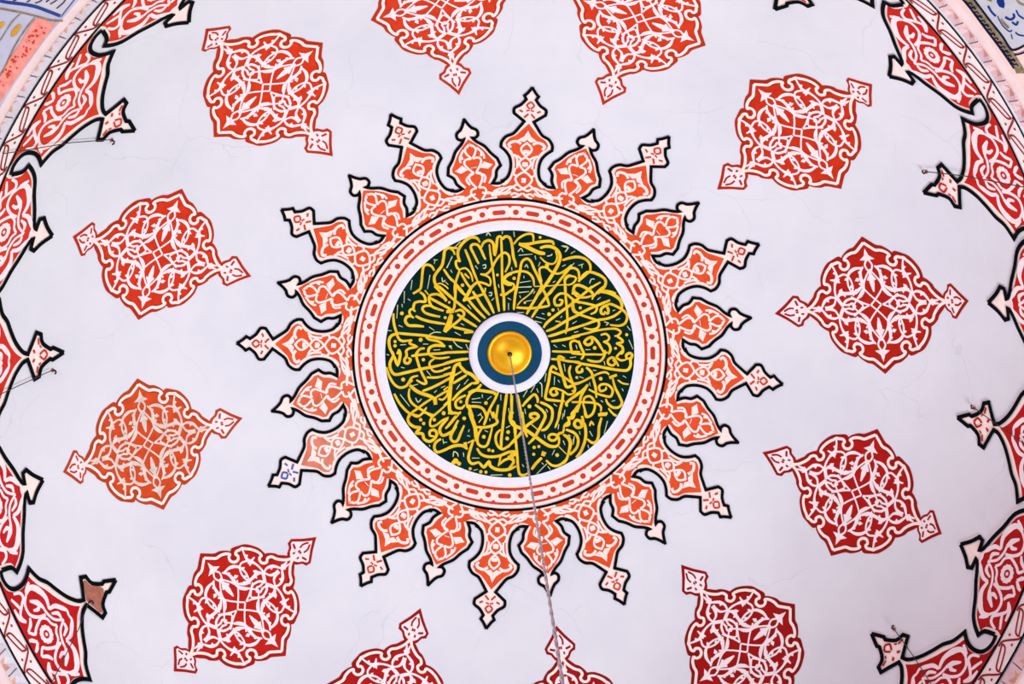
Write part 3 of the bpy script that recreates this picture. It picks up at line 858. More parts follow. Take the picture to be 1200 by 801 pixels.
big_fld = soften(tb([(229, 256), (265, 302), (300, 345), (338, 370), (358, 402), (348, 428), (306, 452), (280, 500), (267, 570), (277, 640), (306, 684), (348, 697)]), (4, 5), 3)
sm_fld = soften(ts([(312, 192), (345, 250), (374, 330), (386, 400), (397, 440), (387, 468), (345, 488), (310, 528), (262, 560), (282, 600), (320, 628), (368, 638)]), (4, 5, 8), 3)
HB = R * (TH_CIRC + rad(0.05))
# meeting azimuth between a long and a short ray (15.1 degrees apart)
half_b = abs(atan2(big_out[-1][0], big_out[-1][1]))
half_s = rad(15.05) - half_b


def ray_sheets(out, fld, half, strokes, leaves, petals):
    base = [(HB * sin(half * i / 5), HB * cos(half * i / 5)) for i in range(5, -1, -1)]
    e = out[-1]
    re = hypot(*e)
    o2 = out[:-1] + [(re * sin(half), re * cos(half))]
    f2 = fld[:-1] + [(hypot(*fld[-1]) * sin(half), hypot(*fld[-1]) * cos(half))]

    def closed(h):
        hh = [p for p in h if p[0] > 1e-4]
        top = [(0, h[0][1])]
        return top + hh + base[:-1] + [(0, base[-1][1])] + [(-x, y) for x, y in reversed(base[:-1])] + [(-x, y) for x, y in reversed(hh)]
    g = Sheet()
    g.fill(closed(o2), 0.2)
    ol = Sheet()
    ol.ribbon([(0, o2[0][1])] + [p for p in o2 if p[0] > 1e-4], 0.045, sharp=True)
    ol.mirror()
    f = Sheet()
    f.fill(closed(f2), 0.2)
    ar = Sheet()
    for w, p in strokes:
        ar.ribbon(p, w)
    for p in leaves:
        ar.fill(p)
    ar.mirror()
    pt = Sheet()
    for w, p in petals:
        pt.ribbon(p, w)
    if petals:
        pt.mirror()
    return g, ol, f, ar, pt


W1, W2 = 0.032, 0.042
bigS = [(W1, tb(p)) for p in ([(208, 382), (232, 398), (248, 425), (232, 455), (201, 475)], [(201, 475), (232, 498), (243, 522), (226, 550), (195, 575)],
        [(195, 575), (226, 595), (250, 628), (228, 665), (188, 690)], [(188, 690), (220, 705), (262, 688), (300, 702), (340, 735)],
        [(225, 660), (270, 700), (300, 735)], [(188, 720), (215, 745), (250, 760)], [(262, 722), (300, 742), (345, 738), (395, 752)], [(300, 702), (340, 712), (380, 738)], [(205, 735), (240, 728), (262, 745)], [(290, 470), (262, 500), (250, 560)], [(232, 498), (262, 480), (300, 478)], [(248, 610), (268, 600), (262, 560)])]
bigS += [(W2, tb(p)) for p in ([(255, 395), (285, 383), (318, 392), (335, 412), (318, 430)], [(218, 525), (200, 540)])]
bigS += [(0.05, tb([(203, 430), (203, 455)])), (0.05, tb([(197, 512), (195, 540)])), (0.05, tb([(190, 618), (189, 650)]))]
bigL = [tb([(224, 298), (242, 340), (284, 374), (236, 380), (219, 362)])]
bigP = [(0.027, tb([(242, 108), (264, 134), (241, 156)])), (0.027, tb([(283, 182), (308, 174)])), (0.028, tb([(243, 190), (268, 218)])), (0.022, tb([(240, 165), (262, 172)]))]
smS = [(W1, ts(p)) for p in ([(301, 232), (322, 262), (315, 296), (262, 335)], [(262, 335), (306, 352), (303, 392), (222, 445)], [(222, 445), (252, 462), (243, 505), (180, 555)],
       [(180, 555), (216, 575), (210, 612), (146, 650)], [(222, 445), (262, 480), (268, 510), (236, 540)], [(180, 600), (240, 640), (300, 655)], [(210, 612), (270, 660), (330, 665)], [(146, 650), (200, 668), (262, 690)], [(230, 655), (290, 680), (340, 690)], [(335, 275), (352, 340), (340, 380)])]
smS += [(0.05, ts2([(240, 400), (238, 405)])), (0.06, ts([(330, 335), (345, 345)]))]
smL = [ts([(272, 425), (325, 398), (352, 432), (372, 452), (322, 464)]), ts([(300, 215), (312, 235), (306, 262), (298, 240)])]
sheets_b = ray_sheets(big_out, big_fld, half_b, bigS, bigL, bigP)
sheets_s = ray_sheets(sm_out, sm_fld, half_s, smS, smL, [])

BIG_TIPS = [-175.3, -145.7, -115.6, -85.9, -55.8, -26.3, 4.0, 34.9, 64.8, 95.3, 124.0, 153.4]
SMALL_TIPS = [-160.9, -130.7, -101.0, -70.8, -40.8, -10.7, 19.5, 49.7, 80.4, 110.2, 138.0, 168.5]
for kind, tips, sheets in (('big', BIG_TIPS, sheets_b), ('small', SMALL_TIPS, sheets_s)):
    off = 4.05 if kind == 'big' else 19.1
    for k, tip in enumerate(tips):
        base_a = rad(-180 + (off - 4.05) + 4.05 + 30 * k + (0 if kind == 'big' else 0))
        dev = rad(tip) - base_a
        dev = (dev + pi) % (2 * pi) - pi
        L = (R * rad(38.9) if kind == 'big' else R * rad(34.5)) - HB

        def fn_for(layer):
            def fn(v):
                rr = hypot(v[0], v[1])
                a = atan2(v[0], v[1]) + base_a + dev * max(0, min(1, (rr - HB) / L)) ** 1.3
                return on_dome(rr / R, a, R - LAYER * layer)
            return fn
        tipdeg = tip
        c = C_RAY
        if kind == 'big' and abs(tip - 153.4) < 1:
            c = C_FADED
        elif kind == 'small' and abs(tip - 168.5) < 1:
            c = C_PALE
        r = sheets[0].build('ray', M_CREAM, fn_for(1), APEX, sun)
        if c == C_FADED:
            r['label'] = 'faded long ray with blue touches in its tip'
        sheets[1].build('black_outline', M_BLACK, fn_for(4), APEX, r)
        sheets[2].build('orange_field', M_ORANGE, fn_for(2), APEX, r, color=c)
        sheets[3].build('arabesque', M_CREAM, fn_for(3), APEX, r)
        if kind == 'big':
            sheets[4].build('tip_flower', M_COBALT if c == C_FADED else M_RINGRED, fn_for(3), APEX, r)['kind'] = 'stuff'

# ------------------------------------------------------------------ twelve medallions
def frame_at(th, ph):
    """frame on the dome: x outwards from the apex, y sideways, z into the room"""
    n = -on_dome(th, ph, 1.0)
    er = Vector((cos(th) * cos(ph), cos(th) * sin(ph), -sin(th)))
    et = n.cross(er)
    m = Matrix((er, et, n)).transposed().to_4x4()
    m.translation = on_dome(th, ph) + Vector((0, 0, H))
    return m


def to_local(p, f):
    """point on the dome -> plane coordinates (metres along the surface) in a frame"""
    q = f.to_3x3().transposed() @ p.normalized()
    c = hypot(q.x, q.y)
    a = atan2(c, -q.z)
    return (0, 0) if c < 1e-9 else (R * a * q.x / c, R * a * q.y / c)


def from_local(v, f3, layer):
    a = hypot(v[0], v[1]) / R
    if a < 1e-9:
        return f3 @ Vector((0, 0, -(R - LAYER * layer)))
    s = sin(a) / (a * R)
    return f3 @ Vector((v[0] * s, v[1] * s, -cos(a))) * (R - LAYER * layer)


# reference medallion, traced: corner pixels of its two tips
t0, p0 = polar(cast(908, 367.3))
t1, p1 = polar(cast(1135.6, 352.3))
F_REF = frame_at((t0 + t1) / 2, (p0 + p1) / 2)
REF_HALF = R * (t1 - t0) / 2


XC = (to_local(cast(1010.9, 277), F_REF)[0] + to_local(cast(1037, 437.5), F_REF)[0]) / 2     # body centre between the tips


def tq(pts, o=(905, 275), s=8.9):
    """traced points of one quarter -> first quarter of the plane"""
    out = []
    for x, y in pts:
        v = to_local(cast(o[0] + x / s, o[1] + y / s), F_REF)
        out.append((abs(v[0] - XC), abs(v[1])))
    return out


tq2 = lambda pts: tq(pts, (1015, 275))


def quad(pts):
    """closed outline from one quarter running from the y axis to the x axis"""
    h = list(pts)
    return h + [(x, -y) for x, y in reversed(h)] + [(-x, -y) for x, y in h] + [(-x, y) for x, y in reversed(h)]


# body silhouette (from the side tip to the neck), cream inner line with its curls
q_sil = tq([(940, 18), (900, 72), (850, 130), (800, 150), (748, 200), (726, 238), (690, 226), (622, 264), (570, 300), (530, 370), (505, 450), (510, 528),
            (478, 552), (440, 602), (428, 642), (385, 700), (345, 765)])
q_sil[0] = (0, q_sil[0][1])
q_sil = soften(q_sil, (5, 11), 3)
q_line = tq([(955, 82), (920, 132), (880, 178), (830, 190), (782, 218), (758, 256), (786, 268), (806, 308), (790, 348), (750, 360), (716, 332), (718, 300), (688, 286),
             (652, 300), (625, 308), (608, 335), (575, 382), (550, 450), (550, 508), (582, 514), (606, 542), (604, 580), (570, 602), (530, 580), (492, 602), (478, 650), (450, 700), (405, 750), (345, 795)])
q_line[0] = (0, q_line[0][1])
q_line[-1] = (q_line[-1][0], 0.0)
q_field = tq([(962, 112), (925, 160), (890, 205), (800, 235), (800, 350), (700, 350), (640, 330), (590, 400), (575, 500), (625, 540), (610, 620), (520, 620), (480, 700), (370, 800)])
WA = 0.032
# top trefoil drawn straight on the axis (x across, y from the centre), the rest traced
YT = q_line[0][1]
leafs = [[(0, YT - .075), (.035, YT - .17), (.115, YT - .225), (.03, YT - .235), (0, YT - .215)]]
arab = [
 (WA, [(0, YT - .215), (.055, YT - .30), (.0, YT - .41), (-.06, YT - .50)]),
 ([.028, .045, .068, .045, .032], tq([(958, 330), (932, 380), (934, 450), (955, 520), (960, 590), (930, 640)])),
 ([.028, .055, .045, .034, .028], tq([(945, 345), (870, 352), (815, 392), (795, 450), (800, 520), (830, 590)])),
 (WA, tq([(690, 440), (750, 410), (800, 430), (836, 490), (850, 560), (830, 605)])),
 ([.028, .036, .065, .036, .036, .036, .042], tq([(630, 312), (662, 370), (684, 440), (665, 500), (660, 570), (672, 640), (700, 690), (745, 745)])),
 ([.018, .042, .018], tq([(612, 468), (660, 470), (712, 462)])),
 ([.028, .065, .05, .065, .028], tq([(690, 650), (720, 612), (800, 608), (880, 596), (940, 540)])),
 ([.034, .052, .04, .028], tq([(525, 750), (560, 680), (615, 648), (668, 655)])),
 ([.028, .036, .055, .028], tq([(672, 650), (655, 720), (610, 768), (560, 778)])),
 ([.02, .055, .028], tq([(430, 792), (500, 760), (535, 775)])),
 (WA, tq([(690, 650), (740, 715), (800, 765), (850, 775)])),
 ([.028, .042, .034, .034, .034], tq([(745, 745), (770, 690), (840, 662), (905, 690), (960, 740)])),
 (WA, tq([(800, 735), (840, 712), (870, 735), (850, 765)])),
 # central lattice
 (.028, [(0, .47), (.10, .34), (.16, .22), (.30, .06), (.36, 0)]),
 (.028, [(.20, .30), (.10, .17), (0, .07), (-.08, 0)]),
 (.028, [(.36, .13), (.20, .04), (.10, 0)]),
 ([.03, .085, .07, .02], [(0, .43), (.004, .36), (.006, .28), (0, .17)]),
 ([.02, .05, .02], [(.16, .22), (.20, .14), (.26, .10)]),
]
arab = [([x * .86 for x in w] if isinstance(w, list) else w * .86, p) for w, p in arab]
# small pointed leaves on the tracery: (tip, half width, root) in traced points
for a, b, wd in (((735, 555), (720, 600), .030), ((870, 480), (920, 455), .030), ((900, 560), (880, 592), .028), ((720, 500), (678, 470), .026), ((760, 470), (795, 455), .022),
                 ((640, 400), (668, 395), .022), ((600, 700), (575, 668), .024), ((700, 580), (730, 606), .024), ((820, 560), (845, 520), .022), ((905, 400), (930, 385), .024),
                 ((985, 480), (955, 470), .022), ((480, 735), (500, 758), .022), ((770, 650), (760, 612), .022), ((860, 640), (850, 604), .022)):
    (x0_, y0_), (x1_, y1_) = tq([a, b])
    dx_, dy_ = x1_ - x0_, y1_ - y0_
    l_ = hypot(dx_, dy_) or 1
    nx_, ny_ = -dy_ / l_ * wd, dx_ / l_ * wd
    leafs.append([(x0_, y0_), (x0_ + dx_ * .6 + nx_, y0_ + dy_ * .6 + ny_), (x1_, y1_), (x0_ + dx_ * .6 - nx_, y0_ + dy_ * .6 - ny_)])
# finial: traced at the outer end
f_sil = [(q_sil[-1][0] - .03, 0)] + tq2([(806, 655), (818, 612), (846, 582), (850, 532), (888, 518), (926, 556), (984, 618)]) + [(REF_HALF - XC, 0)]
f_in = tq2([(826, 664), (838, 628), (862, 602), (872, 556), (888, 550), (922, 588), (970, 640)]) + [(REF_HALF - XC - .062, 0)]
f_in = [(f_in[0][0], 0)] + f_in
f_pet = [tq2([(922, 668), (955, 662), (1000, 690)]), tq2([(887, 580), (885, 640)]), tq2([(850, 664), (872, 670)]), tq2([(895, 692), (915, 692)])]


def sheet(fills=(), ribbons=(), step=None):
    s = Sheet()
    for p in fills:
        s.fill(p, step)
    for w, p in ribbons:
        s.ribbon(p, w)
    return s


def fin_poly(h):
    return h + [(x, -y) for x, y in reversed(h[1:-1])]


md_sil = sheet([quad([p for p in q_sil])], (), 0.2)
md_field = sheet([quad([(0, q_field[0][1])] + q_field[1:-1] + [(q_field[-1][0], 0.0)])], (), 0.2)
md_line = sheet((), [(0.040, q_line)])
md_line.mirror(-1, 1)
md_line.mirror(1, -1)
md_arab = sheet(leafs, arab)
md_arab.mirror(-1, 1)
md_arab.mirror(1, -1)
fin_sil = sheet([fin_poly(soften(f_sil, (4, 5), 2))], (), 0.2)
fin_in = sheet([fin_poly(f_in)])
fin_pet = sheet((), [(0.024, p) for p in f_pet])
fin_pet.mirror(1, -1)


NECK = q_sil[-1][0]


def flipped(s):
    t = Sheet()
    k = (REF_HALF + XC - NECK) / (REF_HALF - XC - NECK)      # the inner finial is a little longer
    t.v = [(-(NECK + (x - NECK) * k), y) for x, y in s.v]
    t.f = [tuple(reversed(f)) for f in s.f]
    t.ends = list(s.ends)
    return t


fin_sil2, fin_in2, fin_pet2 = flipped(fin_sil), flipped(fin_in), flipped(fin_pet)

# (inner tip, outer tip, paint colour); None = outside the picture
MED = [
 ((652, 732.5), None, (172, 22, 30)),                       # behind the cable
 ((492.8, 712.3), None, (184, 26, 32)),
 ((370.7, 629), (203.5, 786.4), (202, 34, 30)),
 ((284.3, 489.6), (73.5, 553), (224, 84, 46)),
 ((294.5, 323.6), (84.9, 277), (222, 58, 32)),
 ((390, 183), (241, 33.5), (224, 62, 30)),
 ((538, 111.3), None, (226, 66, 40)),
 ((706.3, 123.2), None, (226, 66, 38)),
 ((840.4, 221.9), (1022.4, 98.6), (214, 54, 28)),
 ((908, 367.3), (1135.6, 352.3), (192, 34, 24)),
 ((893.5, 529.7), (1104, 625.2), (184, 24, 24)),
 ((798.3, 661.3), None, (170, 18, 22)),
]
ORD = ['', 'first', 'second', 'third', 'fourth', 'fifth', 'sixth', 'seventh', 'eighth', 'ninth', 'tenth', 'eleventh']
for i, (a, b, rgb) in enumerate(MED):
    ta, pa = polar(cast(*a))
    if b:
        tb_, pb = polar(cast(*b))
    else:
        tb_, pb = ta + rad(28.0), pa
    va, vb = on_dome(ta, pa, 1), on_dome(tb_, pb, 1)
    mid = (va + vb).normalized()
    er = (vb - va)
    er = (er - mid * er.dot(mid)).normalized()
    n = -mid
    f = Matrix((er, n.cross(er), n)).transposed().to_4x4()
    f3 = f.to_3x3()
    f.translation = mid * R + Vector((0, 0, H))
    ks = R * va.angle(vb) / 2 / REF_HALF
    fn = lambda layer: (lambda v: from_local(((v[0] + XC) * ks, v[1] * ks), f3, layer))
    c1 = srgb(*rgb)
    c1 = (c1[0] * .92, c1[1] * .84, c1[2] * .55, 1)
    c0 = tuple(x * .74 for x in c1[:3]) + (1,)
    root = empty('arabesque_medallion', None, f)
    if i == 0:
        lab = 'crimson arabesque medallion crossed by the hanging cable'
    elif i == 3:
        lab = 'worn orange medallion with greyish tracery, third clockwise from the one behind the cable'
    else:
        hue = 'crimson' if rgb[0] < 190 else ('red' if rgb[0] < 210 else 'orange red')
        lab = '%s arabesque medallion, %s clockwise from the one behind the hanging cable' % (hue, ORD[i])
    tag(root, lab, 'medallion', 'twelve medallions round the sunburst')
    md_sil.build('medallion_ground', M_RED, fn(1), None, root, c0, f)
    md_field.build('medallion_field', M_RED, fn(2), None, root, c1, f)
    md_line.build('border_line', M_CREAM, fn(3), None, root, None, f)
    md_arab.build('arabesque', M_GREYLINE if i == 3 else M_PINKWHITE, fn(4), None, root, None, f)
    for s0, s1, s2 in ((fin_sil, fin_in, fin_pet), (fin_sil2, fin_in2, fin_pet2)):
        o = s0.build('finial', M_RED, fn(1), None, root, c0, f)
        s1.build('finial_field', M_PINKWHITE, fn(2), None, o, None, f)
        s2.build('finial_flower', M_RED, fn(3), None, o, c0, f)

# ------------------------------------------------------------------ palmettes along the foot of the dome
KX = R * sin(rad(75.5))


def pp(pts):
    return [(KX * rad(a), R * rad(t)) for a, t in pts]


TB = R * (TH_RI - rad(0.05))
PB_out = soften(pp([(0, 64.4), (.75, 66.1), (.6, 66.5), (1.45, 67.8), (2.55, 68.15), (2.8, 68.9), (1.7, 69.35), (.35, 70.0), (.65, 70.85), (1.8, 72.0), (3.3, 73.0), (4.6, 73.8),
                    (5.6, 74.8), (7.2, 75.6), (6.5, 76.5), (6.1, 77.6), (6.2, 78.95), (6.8, 79.75), (7.8, 80.1), (8.75, 79.95)]), (1, 2, 4, 5, 7, 13), 3)
PB_fld = soften(pp([(0, 70.9), (.55, 71.75), (1.5, 72.7), (2.8, 73.65), (4.05, 74.45), (5.25, 75.4), (6.45, 76.05), (5.75, 77.4), (5.9, 79.0), (6.6, 80.1), (7.8, 80.45)]), (6,), 3)
PS_out = soften(pp([(0, 69.4), (1.0, 70.75), (1.95, 71.65), (1.75, 72.25), (.6, 72.3), (.95, 72.8), (2.7, 73.6), (4.4, 74.6), (6.1, 75.5), (7.0, 76.5), (7.55, 77.6), (6.75, 78.15), (6.3, 79.75)]),
                (2, 3, 4, 10, 12), 3)
PS_fld = soften(pp([(0, 72.9), (.95, 73.3), (2.7, 74.15), (4.4, 75.1), (5.95, 75.95), (6.7, 76.95), (7.0, 77.5), (6.25, 78.0), (5.8, 79.7), (6.0, 80.5)]), (6,), 3)
pal_arab = [
 ([.03, .045, .04, .03], [(5.8, 79.4), (5.5, 78.4), (4.8, 78.2), (4.2, 79.0), (3.4, 79.8), (2.5, 79.4)]),
 ([.03, .06, .085, .06, .035], [(4.9, 77.7), (5.3, 76.6), (4.6, 75.6), (3.3, 75.0), (2.0, 75.3)]),
 ([.03, .04, .04, .03], [(4.9, 77.6), (4.1, 78.4), (2.9, 78.4), (2.1, 77.4), (1.8, 76.2)]),
 ([.025, .07, .04], [(4.1, 77.5), (3.4, 76.5), (2.6, 76.0)]),
 ([.025, .05, .03], [(3.0, 77.6), (2.8, 76.8), (3.3, 76.2)]),
 ([.035, .055, .06, .035, .03], [(2.0, 75.3), (1.9, 74.3), (1.15, 73.45), (.6, 73.0), (0, 73.1)]),
 ([.025, .05, .03], [(1.45, 75.3), (1.0, 74.4), (.3, 74.3)]),
 ([.03, .035, .035], [(0, 74.1), (.7, 75.3), (1.8, 75.9), (2.6, 76.0)]),
 ([.03, .035, .03], [(0, 75.4), (.5, 76.0), (1.3, 76.3), (1.75, 77.0)]),
 ([.035, .04, .035], [(1.8, 76.2), (1.75, 77.3), (1.25, 78.5), (.85, 79.1), (1.5, 79.9)]),
 ([.03, .06, .03], [(2.5, 79.4), (3.2, 80.1), (4.4, 80.3)]),
 ([.03, .05, .03], [(1.5, 79.9), (2.0, 79.0), (2.6, 78.6)]),
 ([.035, .05, .03], [(0, 79.3), (.5, 79.9), (.7, 80.4)]),
 ([.03, .045, .03], [(5.5, 80.1), (4.6, 79.6), (3.9, 79.3)]),
 ([.03, .05, .02], [(5.9, 76.4), (5.5, 77.0), (5.2, 77.6)]),
]
PA = Sheet()
for w, p in pal_arab:
    PA.ribbon(pp(p), w)
for a in range(7):
    w = a * pi / 6 - pi / 2
    PA.dot((abs(.078 * cos(w)) if 0 < a < 6 else 0, R * rad(77.5) + .078 * sin(w)), .033, 8)
PA.dot((0, R * rad(77.5)), .022, 8)
PA.mirror()


def halves(h, base_x):
    hh = [p for p in h if p[0] > 1e-4]
    bx = max(base_x, 0)
    return [(0, h[0][1])] + hh + [(bx, TB), (0, TB), (-bx, TB)] + [(-x, y) for x, y in reversed(hh)]


def line_half(h, w):
    s = Sheet()
    s.ribbon([(0, h[0][1])] + [p for p in h if p[0] > 1e-4], w, sharp=True)
    s.mirror()
    return s


PB_g, PB_f, PB_l = sheet([halves(PB_out, PB_out[-1][0])], (), .25), sheet([halves(PB_fld, PB_fld[-1][0])], (), .25), line_half(PB_out, .052)
PS_g, PS_f, PS_l = sheet([halves(PS_out, PS_out[-1][0])], (), .25), sheet([halves(PS_fld, PS_fld[-1][0])], (), .25), line_half(PS_out, .052)
PB_pet = Sheet()
for w, p in ((.026, [(0, 66.9), (.55, 67.4), (.1, 68.1)]), (.024, [(1.3, 68.35), (2.1, 68.5)]), (.03, [(.35, 68.9), (.75, 69.15)]), (.02, [(.9, 67.9), (1.2, 68.2)])):
    PB_pet.ribbon(pp(p), w)
PB_pet.mirror()
PB_br = sheet([halves(soften(pp([(0, 66.6), (.5, 66.9), (1.35, 68.1), (2.2, 68.4), (2.1, 68.8), (1.5, 68.95), (.25, 69.6)]), (), 2), 0)[:-0 or None]], ()) if False else Sheet()
_b = pp([(0, 66.6), (.5, 66.9), (1.35, 68.1), (2.25, 68.45), (2.2, 68.8), (1.5, 69.05), (.2, 69.6)])
PB_br.fill(_b + [(-x, y) for x, y in reversed(_b[1:])])


def pal_color(ph):
    """the red shifts round the dome from orange red to crimson"""
    stops = [(-180, (222, 50, 48)), (-145, (230, 66, 46)), (-100, (226, 60, 40)), (-45, (212, 40, 36)), (-11, (206, 30, 32)), (20, (186, 20, 30)), (60, (170, 14, 20)), (100, (176, 18, 24)),
             (150, (200, 24, 34)), (170, (206, 34, 44)), (180, (222, 50, 48))]
    d = (deg(ph) + 180) % 360 - 180
    for (a, ca), (b, cb) in zip(stops[:-1], stops[1:]):
        if a <= d <= b:
            t = (d - a) / (b - a)
            return tuple(k * c for k, c in zip((.93, .86, .6), srgb(*[x + (y - x) * t for x, y in zip(ca, cb)])[:3])) + (1,)
    return srgb(*stops[0][1])


BIG_P = [-175.2, -145.5, -116, -86, -56.1, -26.0, 3.7, 34.7, 64.5, 94.5, 124.5, 154.3]
SMALL_P = [-160.7, -131, -101, -71, -41.0, -11.3, 18.7, 49, 79, 109, 139.5, 169.9]
med_phi = [polar(cast(*m[0]))[1] for m in MED]


def med_name(i):
    return 'behind the cable' if i % 12 == 0 else '%s clockwise from the cable' % ORD[i % 12]


for kind, plist in (('big', BIG_P), ('small', SMALL_P)):
    for pd in plist:
        ph = rad(pd)
        pb0 = rad((round((pd - (4.1 if kind == 'big' else 19.1)) / 30.0)) * 30 + (4.1 if kind == 'big' else 19.1))
        F = frame_at(rad(75), ph)
        # feet at regular steps, tips where the painter put them
        fn = lambda layer: (lambda v: on_dome(v[1] / R, pb0 + (ph - pb0) * max(0, min(1, (rad(80) - v[1] / R) / rad(9))) + v[0] / KX, R - LAYER * layer))
        G0 = PB_g if kind == 'big' else PS_g
        vis = False
        for v in G0.v:
            x, y = project(fn(1)(v))
            if -4 < x < 1204 and -4 < y < 805:
                vis = True
                break
        if not vis:
            continue
        root = empty('edge_palmette', None, F)
        c = pal_color(ph)
        dd = sorted(range(12), key=lambda i: abs((med_phi[i] - ph + pi) % (2 * pi) - pi))
        if kind == 'small':
            lab = 'red edge palmette with plain arrow tip, facing the medallion %s' % med_name(dd[0])
        elif abs(pd - 154.3) < 1:
            lab = 'red edge palmette whose finial is bare brown plaster'
        else:
            a, b = sorted(dd[:2])
            if a == 0 and b == 11:
                a, b = 11, 0
            na = 'cable' if a == 0 else ORD[a]
            nb = 'cable' if b == 0 else ORD[b]
            lab = 'red edge palmette with flower finial between %s and %s medallions clockwise from the cable' % (na, nb)
        tag(root, lab, 'palmette', 'palmettes along the foot of the dome')
        if kind == 'big':
            PB_g.build('palmette_ground', M_CREAM, fn(1), None, root, None, F)
            PB_f.build('palmette_field', M_RED, fn(2), None, root, c, F)
            PB_l.build('black_outline', M_BLACK, fn(4), None, root, None, F)
            if abs(pd - 154.3) < 1:
                PB_br.build('finial_field', M_BROWN, fn(3), None, root, None, F)
            else:
                PB_pet.build('finial_flower', M_RED, fn(3), None, root, c, F)
        else:
            PS_g.build('palmette_ground', M_CREAM, fn(1), None, root, None, F)
            PS_f.build('palmette_field', M_RED, fn(2), None, root, c, F)
            PS_l.build('black_outline', M_BLACK, fn(4), None, root, None, F)
        PA.build('arabesque', M_PINKWHITE, fn(3), None, root, None, F)

# ------------------------------------------------------------------ gilded boss at the apex
boss = empty('ceiling_boss', APEX)
tag(boss, 'gilded round boss on teal and white rings at the top of the dome', 'ceiling boss')


def disc_z(r):
    return sqrt(R * R - r * r) - R


lathe('white_ring', [(.475, disc_z(.475) - .018), (.485, disc_z(.485) - .026), (.595, disc_z(.595) - .026), (.603, disc_z(.603) - .004)], M_WHITE, 128, boss)
lathe('teal_ring', [(.30, -.020), (.40, disc_z(.40) - .020), (.480, disc_z(.48) - .020)], M_TEAL, 128, boss)
rim = [(.325, -.012), (.330, -.04), (.322, -.062), (.305, -.070), (.285, -.066), (.272, -.050)]
lathe('gilded_rim', rim, M_GOLD, 128, boss)
cup = [(.276 * cos(i * pi / 2 / 12) + .0005, -.050 - .105 * sin(i * pi / 2 / 12)) for i in range(13)]
lathe('gilded_cup', cup, M_GOLD, 128, boss)
lathe('hook_plate', [(.034, -.148), (.036, -.165), (.022, -.178), (.012, -.20)], M_IRON, 24, boss)

# ------------------------------------------------------------------ hanging cable
top = H + R - .17
root = empty('hanging_cable', Vector((0, 0, top)))
tag(root, 'long grey twisted cable hanging from the gilded boss', 'cable')
zb = 1.5 + D - 9.7
n = 420
for s in range(2):
    path = []
    for i in range(n + 1):
        z = -(top - zb) * i / n
        w = s * pi + i * 0.75
        path.append(Vector((.0050 * cos(w), .0050 * sin(w), z)))
    V, F = tube(path, 0.0066, 6)
    mesh_obj('strand', V, F, M_CABLE, root)
V, F = tube([Vector((0.0, 0, .05)), Vector((.0, 0, .02)), Vector((0, 0, -.05)), Vector((0, 0, -.09))], [.012, .017, .017, .013], 10)
mesh_obj('clamp', V, F, M_IRON, root)

# ------------------------------------------------------------------ cornice below the dome
def cyl(r, a, z):
    return Vector((r * cos(a), r * sin(a), z))


RC, ZC = R * sin(rad(84.0)), R * cos(rad(84.0))          # foot of the dome
cor = lathe('trim_2', [(RC + .06, ZC + .0), (RC + .06, ZC - .20), (RC + .004, ZC - .236), (RC - .004, ZC - .25), (RC + .004, ZC - .30), (RC + .03, ZC - .345), (RC + .035, ZC - .36), (RC + .30, ZC - .36), (RC + .42, ZC + .05)],
            M_CORNICE, 384, None, (0, 0, H))
cor['kind'] = 'structure'
cor['label'] = 'stepped plaster cornice of small niches under the dome'
cor.color = srgb(240, 216, 210)
NB = 156


def block_mesh(name, z0, z1, r0, r1, frac, depth):
    """a niche block: two cheeks, a sloping hood and a pointed hollow"""
    V, F = [], []
    da = 2 * pi / NB * frac / 2
    zs = [z0, z0 + (z1 - z0) * .45, z1]
    rs = [r0, r0 + (r1 - r0) * .35, r1]
    for z, r in zip(zs, rs):
        V += [cyl(r, -da, z), cyl(r + .002, -da * .55, z), cyl(r + .002, 0, z), cyl(r + .002, da * .55, z), cyl(r, da, z)]
    b = len(V)
    # back row for thickness
    for z, r in zip(zs, rs):
        V += [cyl(r + depth, -da, z), cyl(r + depth, da, z)]
    # hollow: push middle points of the lower row outwards, raise the hood point
    V[6] = cyl(rs[1] + depth * .15, -da * .6, zs[1])
    V[7] = cyl(rs[1] + depth * .75, 0, zs[1] - .01)
    V[8] = cyl(rs[1] + depth * .15, da * .6, zs[1])
    V[11] = cyl(rs[2] + depth * .2, -da * .55, zs[2])
    V[12] = cyl(rs[2] + depth * .8, 0, zs[2])
    V[13] = cyl(rs[2] + depth * .2, da * .55, zs[2])
    for i in (0, 1):
        for k in range(4):
            F.append((i * 5 + k, i * 5 + k + 1, (i + 1) * 5 + k + 1, (i + 1) * 5 + k))
        F.append((i * 5, (i + 1) * 5, b + (i + 1) * 2, b + i * 2))
        F.append((i * 5 + 4, b + i * 2 + 1, b + (i + 1) * 2 + 1, (i + 1) * 5 + 4))
    F.append((0, b, b + 1, 4, 3, 2, 1))
    F.append((10, 11, 12, 13, 14, b + 5, b + 4))
    return V, F, [i for i, f in enumerate(F) if 12 in f and 7 in f]


